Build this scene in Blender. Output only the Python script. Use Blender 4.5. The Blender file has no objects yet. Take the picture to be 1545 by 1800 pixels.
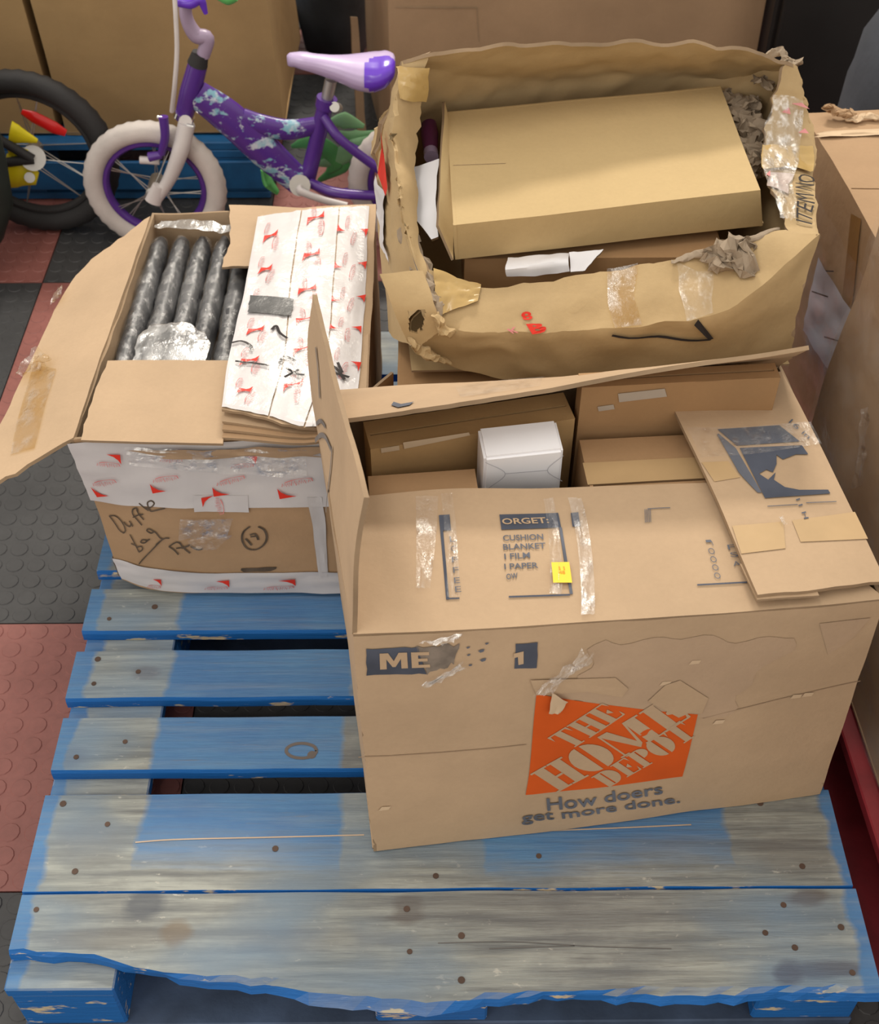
import bpy, bmesh, math, random
from mathutils import Vector, Matrix, noise
random.seed(7)
noise.seed_set(5)
scene = bpy.context.scene
COL = scene.collection

# ------------------------------------------------------------------ camera
F, CX, CY, CAMH = 2180.0, 772.5, 900.0, 1.549
PITCH, YAW = math.radians(46.1), math.radians(-0.47)
cam_d = bpy.data.cameras.new('camera')
cam = bpy.data.objects.new('camera', cam_d)
COL.objects.link(cam)
cam.location = (0, 0, CAMH)
cam.rotation_euler = (math.pi / 2 - PITCH, 0, YAW)
cam_d.sensor_fit = 'VERTICAL'
cam_d.sensor_height = 24.0
cam_d.lens = F / 1800.0 * 24.0
cam_d.clip_start = 0.02
cam_d.dof.use_dof = True
cam_d.dof.focus_distance = 1.48
cam_d.dof.aperture_fstop = 6.5
scene.camera = cam

# ------------------------------------------------------------------ world, lamps, exposure
world = bpy.data.worlds.new('world')
scene.world = world
world.use_nodes = True
world.node_tree.nodes['Background'].inputs[0].default_value = (1.0, 0.93, 0.83, 1)
world.node_tree.nodes['Background'].inputs[1].default_value = 1.02

def lamp(name, loc, target, sx, sy, power, col):
    d = bpy.data.lights.new(name, 'AREA')
    d.shape = 'RECTANGLE'; d.size = sx; d.size_y = sy; d.energy = power; d.color = col
    o = bpy.data.objects.new(name, d); COL.objects.link(o)
    o.location = loc
    o.rotation_euler = (Vector(target) - Vector(loc)).to_track_quat('-Z', 'Y').to_euler()
    return o
lamp('ceiling_lamp', (0.2, 4.3, 3.2), (0.1, 1.3, 0.4), 0.9, 0.35, 108, (1.0, 0.92, 0.80))
lamp('ceiling_lamp', (-0.8, 1.0, 3.4), (0.0, 1.2, 0.3), 1.3, 0.5, 20, (1.0, 0.94, 0.86))
lamp('ceiling_lamp', (-2.0, -1.6, 2.7), (0.0, 1.1, 0.4), 1.4, 0.6, 14, (1.0, 0.94, 0.86))  # unseen fill lamp, added on the camera side to brighten front faces
scene.view_settings.view_transform = 'Standard'
scene.view_settings.look = 'None'
scene.view_settings.gamma = 1.0
scene.view_settings.use_curve_mapping = False
scene.view_settings.exposure = 0.0

# ------------------------------------------------------------------ pixel -> direction helpers
def ray(px, py):
    x = (px - CX) / F; y = -(py - CY) / F; z = -1.0
    a = math.pi / 2 - PITCH; c, s = math.cos(a), math.sin(a)
    Y = y * c - z * s; Z = y * s + z * c
    c, s = math.cos(YAW), math.sin(YAW)
    return Vector((x * c - Y * s, x * s + Y * c, Z))

def P(px, py, z=None, y=None, x=None):
    d = ray(px, py)
    t = (z - CAMH) / d.z if z is not None else (y / d.y if y is not None else x / d.x)
    return Vector((0, 0, CAMH)) + d * t

def proj(p):
    X, Y, Z = p[0], p[1], p[2] - CAMH
    c, s = math.cos(-YAW), math.sin(-YAW)
    X, Y = X * c - Y * s, X * s + Y * c
    a = -(math.pi / 2 - PITCH); c, s = math.cos(a), math.sin(a)
    Y, Z = Y * c - Z * s, Y * s + Z * c
    return (CX + F * X / -Z, CY - F * Y / -Z)

# ------------------------------------------------------------------ materials
def newmat(name):
    m = bpy.data.materials.new(name); m.use_nodes = True
    nt = m.node_tree
    return m, nt, nt.nodes['Principled BSDF']

def L(nt, a, b): nt.links.new(a, b)

def node(nt, typ, **kw):
    n = nt.nodes.new(typ)
    for k, v in kw.items():
        if k == 'inp':
            for kk, vv in v.items(): n.inputs[kk].default_value = vv
        else: setattr(n, k, v)
    return n

def mixc(nt, fac, a, b, mode='MIX'):
    n = nt.nodes.new('ShaderNodeMix'); n.data_type = 'RGBA'; n.blend_type = mode
    for i, v in ((0, fac), (6, a), (7, b)):
        if hasattr(v, 'is_linked') or hasattr(v, 'links'): L(nt, v, n.inputs[i])
        elif i == 0: n.inputs[0].default_value = v
        else: n.inputs[i].default_value = (*v, 1) if len(v) == 3 else v
    return n.outputs[2]

def math_n(nt, op, a, b=None, c=None, clamp=False):
    n = nt.nodes.new('ShaderNodeMath'); n.operation = op; n.use_clamp = clamp
    for i, v in enumerate((a, b, c)):
        if v is None: continue
        if hasattr(v, 'links'): L(nt, v, n.inputs[i])
        else: n.inputs[i].default_value = v
    return n.outputs[0]

def ramp(nt, v, a, b, lo=0.0, hi=1.0):
    n = nt.nodes.new('ShaderNodeMapRange'); n.clamp = True
    L(nt, v, n.inputs[0])
    n.inputs[1].default_value = a; n.inputs[2].default_value = b
    n.inputs[3].default_value = lo; n.inputs[4].default_value = hi
    return n.outputs[0]

def noise_n(nt, vec, scale, detail=4, rough=.55):
    n = node(nt, 'ShaderNodeTexNoise', inp={'Scale': scale, 'Detail': detail, 'Roughness': rough})
    if vec is not None: L(nt, vec, n.inputs['Vector'])
    return n.outputs['Fac']

def mapping(nt, vec, scale, rot=(0, 0, 0)):
    n = nt.nodes.new('ShaderNodeMapping')
    L(nt, vec, n.inputs[0]); n.inputs['Scale'].default_value = scale; n.inputs['Rotation'].default_value = rot
    return n.outputs[0]

def objco(nt): return nt.nodes.new('ShaderNodeTexCoord').outputs['Object']

def bump(nt, bsdf, h, strength, dist=.002):
    n = nt.nodes.new('ShaderNodeBump'); n.inputs['Strength'].default_value = strength; n.inputs['Distance'].default_value = dist
    L(nt, h, n.inputs['Height']); L(nt, n.outputs[0], bsdf.inputs['Normal'])

MATS = {}
def plain(name, col, rough=.5, metal=0.0, bumpy=0.0, bscale=60, vary=.12, spec=.5, vscale=12):
    if name in MATS: return MATS[name]
    m, nt, b = newmat(name)
    co = objco(nt)
    n = noise_n(nt, co, vscale, 4)
    dark = tuple(c * (1 - vary) for c in col); lite = tuple(min(1, c * (1 + vary)) for c in col)
    L(nt, mixc(nt, ramp(nt, n, .3, .7), dark, lite), b.inputs['Base Color'])
    b.inputs['Roughness'].default_value = rough; b.inputs['Metallic'].default_value = metal
    b.inputs['Specular IOR Level'].default_value = spec
    if bumpy: bump(nt, b, noise_n(nt, co, bscale, 5), bumpy)
    MATS[name] = m
    return m

def cardboard(name, col, var=.10, ribs=0, stain=.15):
    if name in MATS: return MATS[name]
    m, nt, b = newmat(name)
    co = objco(nt)
    n1 = ramp(nt, noise_n(nt, co, 5, 5, .6), .3, .7)
    n2 = ramp(nt, noise_n(nt, mapping(nt, co, (180, 180, 180)), 1, 3), .25, .75)
    a = tuple(c * (1 - var) for c in col); c2 = tuple(c * (1 + var) for c in col)
    base = mixc(nt, n1, a, c2)
    base = mixc(nt, math_n(nt, 'MULTIPLY', n2, .10), base, tuple(c * .6 for c in col))
    st = ramp(nt, noise_n(nt, co, 2.3, 6, .65), .58, .75)
    base = mixc(nt, math_n(nt, 'MULTIPLY', st, stain), base, tuple(c * .62 for c in col))
    L(nt, base, b.inputs['Base Color'])
    b.inputs['Roughness'].default_value = .78
    b.inputs['Specular IOR Level'].default_value = .25
    h = noise_n(nt, co, 26, 5, .6)
    bump(nt, b, h, .35, .004)
    MATS[name] = m
    return m

def film(name, amount=.16, col=(1, 1, 1), rough=.12, bscale=45, bstr=.9, tint=None, tintamt=0.0):
    """clear glossy film: transparent with glossy crinkles"""
    if name in MATS: return MATS[name]
    m, nt, b = newmat(name)
    nt.nodes.remove(b)
    out = nt.nodes['Material Output']
    co = objco(nt)
    bn = nt.nodes.new('ShaderNodeBump'); bn.inputs['Strength'].default_value = bstr; bn.inputs['Distance'].default_value = .006
    L(nt, noise_n(nt, co, bscale, 5, .6), bn.inputs['Height'])
    tr = nt.nodes.new('ShaderNodeBsdfTransparent')
    gl = nt.nodes.new('ShaderNodeBsdfGlossy'); gl.inputs['Color'].default_value = (*col, 1); gl.inputs['Roughness'].default_value = rough
    L(nt, bn.outputs[0], gl.inputs['Normal'])
    mx = nt.nodes.new('ShaderNodeMixShader')
    wr = ramp(nt, noise_n(nt, mapping(nt, co, (1.0, .55, 1.0)), bscale * 1.1, 4, .6), .46, .66, amount * .18, amount * 1.7)
    L(nt, wr, mx.inputs[0])
    if tint is not None:
        tr.inputs[0].default_value = (*tint, 1)
    df = nt.nodes.new('ShaderNodeBsdfDiffuse'); df.inputs[0].default_value = (.8, .8, .8, 1)
    mx2 = nt.nodes.new('ShaderNodeMixShader')
    L(nt, ramp(nt, noise_n(nt, co, 14, 4, .6), .45, .75, tintamt * .3, tintamt * 1.4), mx2.inputs[0])
    L(nt, tr.outputs[0], mx2.inputs[1]); L(nt, df.outputs[0], mx2.inputs[2])
    L(nt, mx2.outputs[0], mx.inputs[1]); L(nt, gl.outputs[0], mx.inputs[2])
    L(nt, mx.outputs[0], out.inputs[0])
    MATS[name] = m
    return m

K_HD = cardboard('kraft_tan', (.47, .335, .215))
K_YEL = cardboard('kraft_yellow', (.44, .315, .165), var=.12)
K_INN = cardboard('kraft_golden', (.50, .365, .185), var=.06, stain=.08)
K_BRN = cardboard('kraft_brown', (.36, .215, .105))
K_RED = cardboard('kraft_reddish', (.40, .26, .15))
K_PK1 = cardboard('kraft_golden_brown', (.42, .27, .125))
K_PK2 = cardboard('kraft_warm_brown', (.41, .255, .135))
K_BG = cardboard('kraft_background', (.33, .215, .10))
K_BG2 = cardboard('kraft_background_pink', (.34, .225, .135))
K_EDGE = cardboard('kraft_cut_edge', (.30, .21, .13), var=.3)
K_PALE = cardboard('kraft_pale_torn', (.60, .45, .30))
K_GREY = cardboard('kraft_crumpled_grey', (.30, .235, .17))
INK = plain('dark_blue_ink', (.075, .085, .115), .8, vary=.25, spec=.2)
INK2 = plain('faded_blue_ink', (.12, .13, .16), .8, vary=.3, spec=.2)
FADED = plain('washed_ink', (.19, .17, .16), .8, vary=.3, spec=.2, vscale=40)
BLACKINK = plain('black_marker', (.035, .03, .03), .8, vary=.2, spec=.2)
MARKER = plain('brown_marker', (.10, .075, .055), .8, vary=.35, spec=.2, vscale=60)
ORANGE = plain('orange_ink', (.60, .095, .012), .75, vary=.08, spec=.2)
REDINK = plain('red_ink', (.62, .035, .02), .7, vary=.15, spec=.2)
PINKINK = plain('pale_red_ink', (.62, .26, .26), .7, vary=.2, spec=.2)
WHITE_TAPE = plain('white_tape', (.56, .54, .55), .5, bumpy=.5, bscale=30, vary=.06)
YELLOW_TAPE = plain('tan_tape', (.46, .31, .115), .28, bumpy=.35, bscale=35, vary=.10)
HD_TAPE = plain('pale_tan_tape', (.49, .335, .175), .35, bumpy=.25, bscale=35, vary=.08)
WHITE = plain('white_paper', (.82, .82, .86), .6, bumpy=.12, bscale=12, vary=.03)
PAPER_BLUE = plain('bluish_paper', (.50, .52, .62), .5, bumpy=.2, bscale=15, vary=.08)
CLEAR = film('clear_tape', .14, rough=.16, bscale=55, bstr=1.0, tintamt=.10)
WRAP = film('clear_plastic_wrap', .13, rough=.2, bscale=75, bstr=1.0, tintamt=.10)
STRETCH = film('stretch_wrap', .10, rough=.2, bscale=16, bstr=.8, tintamt=.10)
BLACKBAG = plain('black_nylon', (.028, .028, .033), .45, bumpy=.5, bscale=40, vary=.3)
BLACKTAPE = plain('black_tape', (.022, .022, .024), .5, bumpy=.3)
DARKSHINE = plain('black_lacquer', (.006, .005, .005), .5, vary=.3)
RUBBER = plain('black_rubber', (.022, .021, .022), .7, bumpy=.4, bscale=120)
STEEL = plain('steel', (.50, .49, .47), .5, 1.0)
CHROME = plain('chrome', (.75, .74, .72), .18, 1.0)
PURPLE = plain('purple_paint', (.085, .028, .24), .25, vary=.12)
LILAC = plain('lilac_plastic', (.48, .38, .60), .3, vary=.06)
VIOLET = plain('violet_plastic', (.12, .035, .50), .25, vary=.08)
LILAC_METAL = plain('lilac_metal', (.36, .28, .40), .35, vary=.1)
WHITE_PAINT = plain('white_paint', (.62, .58, .57), .4, vary=.08)
CREAM_RUBBER = plain('cream_rubber', (.58, .53, .50), .75, bumpy=.4, bscale=90, vary=.12)
GREEN = plain('green_plastic', (.09, .36, .10), .4, vary=.15)
GREEN2 = plain('pale_green_plastic', (.20, .42, .20), .45, vary=.15)
YELLOW = plain('yellow_plastic', (.80, .68, .01), .4, vary=.1)
RED = plain('red_reflector', (.60, .01, .01), .2, vary=.15)
REDWOOD = plain('red_painted_wood', (.22, .014, .022), .55, bumpy=.4, bscale=50, vary=.3)
BLUEWOOD = plain('blue_painted_wood', (.012, .105, .27), .6, bumpy=.4, bscale=40, vary=.3)
RAWWOOD = plain('raw_wood', (.55, .40, .22), .8, bumpy=.4, vary=.25)
STICKER = plain('yellow_sticker', (.95, .62, .02), .5, vary=.03)
STICKINK = plain('orange_sticker_ink', (.75, .33, .01), .6)
DARKGREEN = plain('dark_green_plastic', (.012, .020, .016), .6, vary=.3)
DARKCLOTH = plain('dark_grey_cloth', (.030, .034, .042), .85, bumpy=.5, vary=.3)
NAILM = plain('rusty_nail', (.09, .055, .04), .7, .2, vary=.3)
PURPLE_ITEM = plain('plum_plastic', (.16, .03, .12), .4)

def pallet_material():
    m, nt, b = newmat('worn_blue_pallet_wood')
    g = nt.nodes.new('ShaderNodeNewGeometry')
    pos = g.outputs['Position']
    sx = nt.nodes.new('ShaderNodeSeparateXYZ'); L(nt, pos, sx.inputs[0])
    X, Y = sx.outputs[0], sx.outputs[1]
    nrm = nt.nodes.new('ShaderNodeSeparateXYZ'); L(nt, g.outputs['Normal'], nrm.inputs[0])
    grain = noise_n(nt, mapping(nt, pos, (4, 70, 70)), 1, 5, .65)
    fine = noise_n(nt, mapping(nt, pos, (14, 190, 190)), 1, 4, .6)
    blot = noise_n(nt, mapping(nt, pos, (7, 12, 12)), 1, 5, .6)
    blot2 = noise_n(nt, mapping(nt, pos, (3.5, 6, 6)), 1, 3, .5)
    wob = math_n(nt, 'MULTIPLY', math_n(nt, 'SUBTRACT', blot, .5), .05)
    xs = math_n(nt, 'ADD', X, wob)
    bands = None
    for c, w in ((-.44, .135), (-.022, .187), (.445, .15)):
        d = math_n(nt, 'ABSOLUTE', math_n(nt, 'SUBTRACT', xs, c))
        v = ramp(nt, d, w / 2 - .004, w / 2 + .006, 1, 0)
        bands = v if bands is None else math_n(nt, 'MAXIMUM', bands, v)
    fw = math_n(nt, 'MULTIPLY', math_n(nt, 'SUBTRACT', grain, .5), .10)
    fw = math_n(nt, 'ADD', fw, math_n(nt, 'MULTIPLY', math_n(nt, 'SUBTRACT', blot2, .5), .10))
    front = ramp(nt, math_n(nt, 'ADD', Y, fw), .735, .80, 1, 0)
    worn = math_n(nt, 'MAXIMUM', bands, front)
    edge = math_n(nt, 'ABSOLUTE', math_n(nt, 'ADD', xs, -.005))
    worn = math_n(nt, 'MULTIPLY', worn, ramp(nt, edge, .484, .492, 1, 0))
    # some paint left in worn areas / scuffs in painted areas
    worn = math_n(nt, 'SUBTRACT', worn, math_n(nt, 'MULTIPLY', ramp(nt, blot2, .5, .72), .42), clamp=True)
    scuff = math_n(nt, 'MULTIPLY', ramp(nt, fine, .62, .78), .55)
    scuff = math_n(nt, 'ADD', scuff, math_n(nt, 'MULTIPLY', ramp(nt, grain, .45, .75), .25))
    worn = math_n(nt, 'MAXIMUM', worn, scuff)
    wood = mixc(nt, ramp(nt, grain, .36, .64), (.145, .155, .155), (.345, .36, .33))
    wood = mixc(nt, math_n(nt, 'MULTIPLY', ramp(nt, fine, .55, .75), .55), wood, (.10, .10, .10))
    fleck = noise_n(nt, mapping(nt, pos, (60, 130, 130)), 1, 3, .6)
    wood = mixc(nt, math_n(nt, 'MULTIPLY', ramp(nt, fleck, .66, .74), .6), wood, (.55, .53, .47))
    wood = mixc(nt, math_n(nt, 'MULTIPLY', ramp(nt, blot, .46, .68), .80), wood, (.13, .13, .13))
    wood = mixc(nt, math_n(nt, 'MULTIPLY', ramp(nt, blot2, .45, .65), .5), wood, (.24, .31, .34))
    for (px, py, rx, ry, colr, amt) in ((1452, 1703, .060, .011, (.10, .085, .075), .8), (1390, 1708, .018, .016, (.10, .08, .07), .8), (1420, 1578, .024, .012, (.12, .10, .085), .75), (250, 1590, .022, .022, (.07, .08, .10), .7), (715, 1600, .020, .020, (.10, .08, .07), .6), (310, 1640, .020, .018, (.17, .12, .07), .6), (1000, 1610, .14, .030, (.12, .12, .12), .45), (800, 1590, .10, .020, (.12, .12, .12), .45), (560, 1650, .12, .020, (.13, .13, .13), .4), (200, 1650, .10, .014, (.13, .12, .11), .4), (160, 1480, .05, .04, (.16, .155, .14), .4), (1400, 1500, .06, .03, (.15, .14, .13), .45), (120, 1330, .03, .02, (.16, .14, .12), .4), (250, 1185, .02, .012, (.12, .10, .09), .5)):
        q = P(px, py, z=.142)
        dx = math_n(nt, 'DIVIDE', math_n(nt, 'SUBTRACT', xs, q.x), rx)
        dy = math_n(nt, 'DIVIDE', math_n(nt, 'SUBTRACT', math_n(nt, 'ADD', Y, math_n(nt, 'MULTIPLY', wob, .4)), q.y), ry)
        rr = math_n(nt, 'SQRT', math_n(nt, 'ADD', math_n(nt, 'MULTIPLY', dx, dx), math_n(nt, 'MULTIPLY', dy, dy)))
        rr = math_n(nt, 'ADD', rr, math_n(nt, 'MULTIPLY', math_n(nt, 'SUBTRACT', grain, .5), .9))
        wood = mixc(nt, math_n(nt, 'MULTIPLY', ramp(nt, rr, .6, 1.15, 1, 0), amt), wood, colr)
    blue = mixc(nt, ramp(nt, blot, .3, .7), (.05, .15, .34), (.09, .23, .42))
    blue = mixc(nt, math_n(nt, 'MULTIPLY', ramp(nt, fine, .3, .8), .5), blue, (.045, .13, .32))
    top = mixc(nt, worn, blue, wood)
    side = mixc(nt, ramp(nt, noise_n(nt, mapping(nt, pos, (16, 40, 60)), 1, 4, .6), .60, .64), (.006, .125, .42), (.60, .50, .33))
    L(nt, mixc(nt, ramp(nt, nrm.outputs[2], .55, .8), side, top), b.inputs['Base Color'])
    b.inputs['Roughness'].default_value = .62
    bump(nt, b, math_n(nt, 'ADD', grain, fine), .45, .003)
    return m
PALLET = pallet_material()
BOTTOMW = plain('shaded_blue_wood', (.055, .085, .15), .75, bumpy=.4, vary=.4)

def tile_material(name, c1, c2):
    m, nt, b = newmat(name)
    g = nt.nodes.new('ShaderNodeNewGeometry')
    n = ramp(nt, noise_n(nt, g.outputs['Position'], 5, 6, .65), .3, .7)
    f = ramp(nt, noise_n(nt, g.outputs['Position'], 90, 3), .3, .7)
    c = mixc(nt, n, c1, c2)
    c = mixc(nt, math_n(nt, 'MULTIPLY', f, .25), c, tuple(v * .6 for v in c1))
    L(nt, c, b.inputs['Base Color'])
    b.inputs['Roughness'].default_value = .5
    bump(nt, b, noise_n(nt, g.outputs['Position'], 160, 3), .2, .001)
    return m
TILE_RED = tile_material('red_rubber', (.215, .075, .063), (.30, .11, .093))
TILE_DARK = tile_material('charcoal_rubber', (.030, .030, .032), (.055, .055, .057))

# ------------------------------------------------------------------ object helpers
WORLD = {}
def thing(name, loc, label=None, cat=None, group=None, kind=None):
    o = bpy.data.objects.new(name, None); COL.objects.link(o)
    o.empty_display_size = .05
    o.location = loc; WORLD[o.name] = Vector(loc)
    if label: o['label'] = label
    if cat: o['category'] = cat
    if group: o['group'] = group
    if kind: o['kind'] = kind
    return o

def mesh_obj(name, verts, faces, mats, parent=None, fmat=None, smooth=True, angle=35):
    verts = [Vector(v) for v in verts]
    if parent is not None: org = WORLD[parent.name]
    else:
        xs = [v.x for v in verts]; ys = [v.y for v in verts]; zs = [v.z for v in verts]
        org = Vector(((min(xs) + max(xs)) / 2, (min(ys) + max(ys)) / 2, min(zs)))
    me = bpy.data.meshes.new(name)
    me.from_pydata([tuple(v - org) for v in verts], [], faces)
    if not isinstance(mats, (list, tuple)): mats = [mats]
    for m in mats: me.materials.append(m)
    if fmat is not None:
        me.polygons.foreach_set('material_index', fmat)
    me.polygons.foreach_set('use_smooth', [smooth] * len(me.polygons))
    me.update()
    if smooth: me.set_sharp_from_angle(angle=math.radians(angle))
    o = bpy.data.objects.new(name, me); COL.objects.link(o)
    if parent is not None:
        o.parent = parent
    else: o.location = org
    WORLD[o.name] = org
    return o

def tag(o, label, cat, group=None, kind=None):
    o['label'] = label; o['category'] = cat
    if group: o['group'] = group
    if kind: o['kind'] = kind
    return o

def cr(p0, p1, p2, p3, t):
    return .5 * ((2 * p1) + (p2 - p0) * t + (2 * p0 - 5 * p1 + 4 * p2 - p3) * t * t + (3 * p1 - p0 - 3 * p2 + p3) * t * t * t)

def interp(pts, t, smooth):
    n = len(pts) - 1
    f = min(max(t, -.5), 1.5) * n
    i = min(max(int(math.floor(f)), 0), n - 1); k = f - i
    if not smooth or n == 1 or k < 0 or k > 1: return pts[i].lerp(pts[i + 1], k) if 0 <= k <= 1 else pts[i] + (pts[i + 1] - pts[i]) * k
    p0 = pts[i - 1] if i > 0 else pts[i] * 2 - pts[i + 1]
    p3 = pts[i + 2] if i + 2 <= n else pts[i + 1] * 2 - pts[i]
    return cr(p0, pts[i], pts[i + 1], p3, k)

def inside(p, poly):
    c = False
    for (x0, y0), (x1, y1) in zip(poly, poly[1:] + poly[:1]):
        if (y0 > p[1]) != (y1 > p[1]) and p[0] < (x1 - x0) * (p[1] - y0) / (y1 - y0) + x0: c = not c
    return c

class Sheet:
    def __init__(s, rows, amp=0.0, freq=7.0, crease=0.0, smooth=True, seed=0.0, vsmooth=None):
        s.rows = [[Vector(p) for p in r] for r in rows]
        s.amp, s.freq, s.crease, s.smooth, s.seed = amp, freq, crease, smooth, seed
        s.vsmooth = smooth if vsmooth is None else vsmooth
    def raw(s, u, v):
        return interp([interp(r, u, s.smooth) for r in s.rows], v, s.vsmooth)
    def base(s, u, v):
        p = s.raw(u, v)
        if s.amp:
            q = p * s.freq + Vector((s.seed, s.seed * 1.7, 0))
            p = p + noise.noise_vector(q) * s.amp + noise.noise_vector(q * 2.3) * (s.amp * .4)
        if s.crease:
            q = p * s.freq * 1.6 + Vector((11.3, 4.1, s.seed))
            d = noise.noise_vector(q)
            p = p + Vector((abs(d.x) - .25, abs(d.y) - .25, abs(d.z) - .25)) * s.crease
        return p
    def at(s, u, v, off=0.0):
        p = s.base(u, v)
        if off:
            e = .004
            du = s.base(u + e, v) - s.base(u - e, v); dv = s.base(u, v + e) - s.base(u, v - e)
            n = du.cross(dv)
            if n.length > 1e-12: p = p + n.normalized() * off
        return p
    def size(s):
        return ((s.base(1, .5) - s.base(0, .5)).length, (s.base(.5, 1) - s.base(.5, 0)).length)
    vr = (-.45, 1.45)
    def uv(s, px, py):
        best = None
        lo, hi = max(0, s.vr[0]), min(1, s.vr[1])
        for i in range(13):
            for j in range(13):
                vv = lo + (hi - lo) * j / 12
                a = proj(s.raw(i / 12, vv)); d = (a[0] - px) ** 2 + (a[1] - py) ** 2
                if best is None or d < best[0]: best = (d, i / 12, vv)
        u, v = best[1], best[2]
        for _ in range(25):
            a = proj(s.base(u, v)); e = .002
            b = proj(s.base(u + e, v)); c = proj(s.base(u, v + e))
            j11, j21 = (b[0] - a[0]) / e, (b[1] - a[1]) / e
            j12, j22 = (c[0] - a[0]) / e, (c[1] - a[1]) / e
            det = j11 * j22 - j12 * j21
            if abs(det) < 1e-6: break
            rx, ry = px - a[0], py - a[1]
            du = (rx * j22 - ry * j12) / det; dv = (j11 * ry - j21 * rx) / det
            u += max(-.15, min(.15, du)); v += max(-.15, min(.15, dv))
            u = max(-.45, min(1.45, u)); v = max(s.vr[0], min(s.vr[1], v))
        return (u, v)
    def build(s, name, mat, parent, t=.004, nu=None, nv=None, ragged=None, inner=None, edge=None, cell=.014, hole=None):
        lu, lv = s.size()
        nu = nu or max(2, min(70, int(lu / cell))); nv = nv or max(2, min(70, int(lv / cell)))
        ragged = ragged or {}
        def rg(side, x):
            a = ragged.get(side, 0)
            if not a: return 0.0
            k = {'u0': 1.3, 'u1': 5.1, 'v0': 9.7, 'v1': 14.2}[side]
            q = Vector((x * 9, k, s.seed))
            return a * (.5 + .6 * noise.noise(q) + .35 * noise.noise(q * 3.1) + .2 * noise.noise(q * 7.7))
        V = []
        for off in (0.0, -t):
            for j in range(nv + 1):
                for i in range(nu + 1):
                    u0, v0 = i / nu, j / nv
                    u = u0 * (1 - rg('u1', v0)) + (1 - u0) * rg('u0', v0)
                    v = v0 * (1 - rg('v1', u0)) + (1 - v0) * rg('v0', u0)
                    V.append(s.at(u, v, off))
        N = (nu + 1) * (nv + 1); W = nu + 1
        Fc, fm = [], []
        for j in range(nv):
            for i in range(nu):
                a = j * W + i
                if hole and inside(proj(s.raw((i + .5) / nu, (j + .5) / nv)), hole): continue
                Fc.append((a, a + 1, a + W + 1, a + W)); fm.append(0)
                Fc.append((N + a + W, N + a + W + 1, N + a + 1, N + a)); fm.append(1)
        for i in range(nu):
            Fc.append((i + 1, i, N + i, N + i + 1)); fm.append(2)
            a = nv * W + i
            Fc.append((a, a + 1, N + a + 1, N + a)); fm.append(2)
        for j in range(nv):
            a = j * W
            Fc.append((a, a + W, N + a + W, N + a)); fm.append(2)
            a = j * W + nu
            Fc.append((a + W, a, N + a, N + a + W)); fm.append(2)
        return mesh_obj(name, V, Fc, [mat, inner or mat, edge or K_EDGE], parent, fm)
    # --- things lying on the sheet
    def quv(s, q): return [(max(-.01, min(1.01, a)), max(-.01, min(1.01, b))) for a, b in (s.uv(*p) for p in q)]
    def patch(s, name, quad, mat, parent, off=.0012, nu=14, nv=8, wav=0.0, uvq=False, raggedq=0.0):
        """quad given as pixel corners (bl, br, tr, tl) or uv corners"""
        q = [Vector((*c, 0)) for c in (quad if uvq else s.quv(quad))]
        V, Fc = [], []
        for j in range(nv + 1):
            for i in range(nu + 1):
                a, b = i / nu, j / nv
                if raggedq:
                    a2 = a + raggedq * noise.noise(Vector((b * 5, q[0].x * 30, 3))) * (1 if a > .5 else -1) * (abs(a - .5) * 2) ** 3
                    b2 = b + raggedq * noise.noise(Vector((a * 5, q[0].y * 30, 7))) * (1 if b > .5 else -1) * (abs(b - .5) * 2) ** 3
                else: a2, b2 = a, b
                c = q[0].lerp(q[1], a2).lerp(q[3].lerp(q[2], a2), b2)
                o = off + (wav * (.5 + noise.noise(Vector((a * 6, b * 6, q[0].x * 50)))) if wav else 0)
                V.append(s.at(c.x, c.y, o))
        W = nu + 1
        for j in range(nv):
            for i in range(nu):
                a = j * W + i; Fc.append((a, a + 1, a + W + 1, a + W))
        return mesh_obj(name, V, Fc, mat, parent)
    def poly(s, name, pts, mat, parent, off=.0014, uvq=False):
        V = [s.at(*(p if uvq else s.uv(*p)), off) for p in pts]
        return mesh_obj(name, V, [tuple(range(len(V)))], mat, parent, smooth=False)
    def place2d(s, name, v2, faces, quad, mat, parent, off=.0018, uvq=False):
        """flat shape with coordinates in the unit square mapped on the quad (bl, br, tr, tl)"""
        q = [Vector((*c, 0)) for c in (quad if uvq else s.quv(quad))]
        V = []
        for (a, b) in v2:
            c = q[0].lerp(q[1], a).lerp(q[3].lerp(q[2], a), b)
            V.append(s.at(c.x, c.y, off))
        return mesh_obj(name, V, faces, mat, parent, smooth=False)
    def text(s, name, body, quad, mat, parent, off=.0016, bold=.02, shear=0.0, uvq=False):
        v2, f2 = text2d(body, bold, shear)
        return s.place2d(name, v2, f2, quad, mat, parent, off, uvq)
    def line(s, name, pts, w, mat, parent, off=.0016):
        """pen stroke through pixel points, w metres wide"""
        V, Fc = strokes(s, [pts], w, off)
        return mesh_obj(name, V, Fc, mat, parent, smooth=False)

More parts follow.
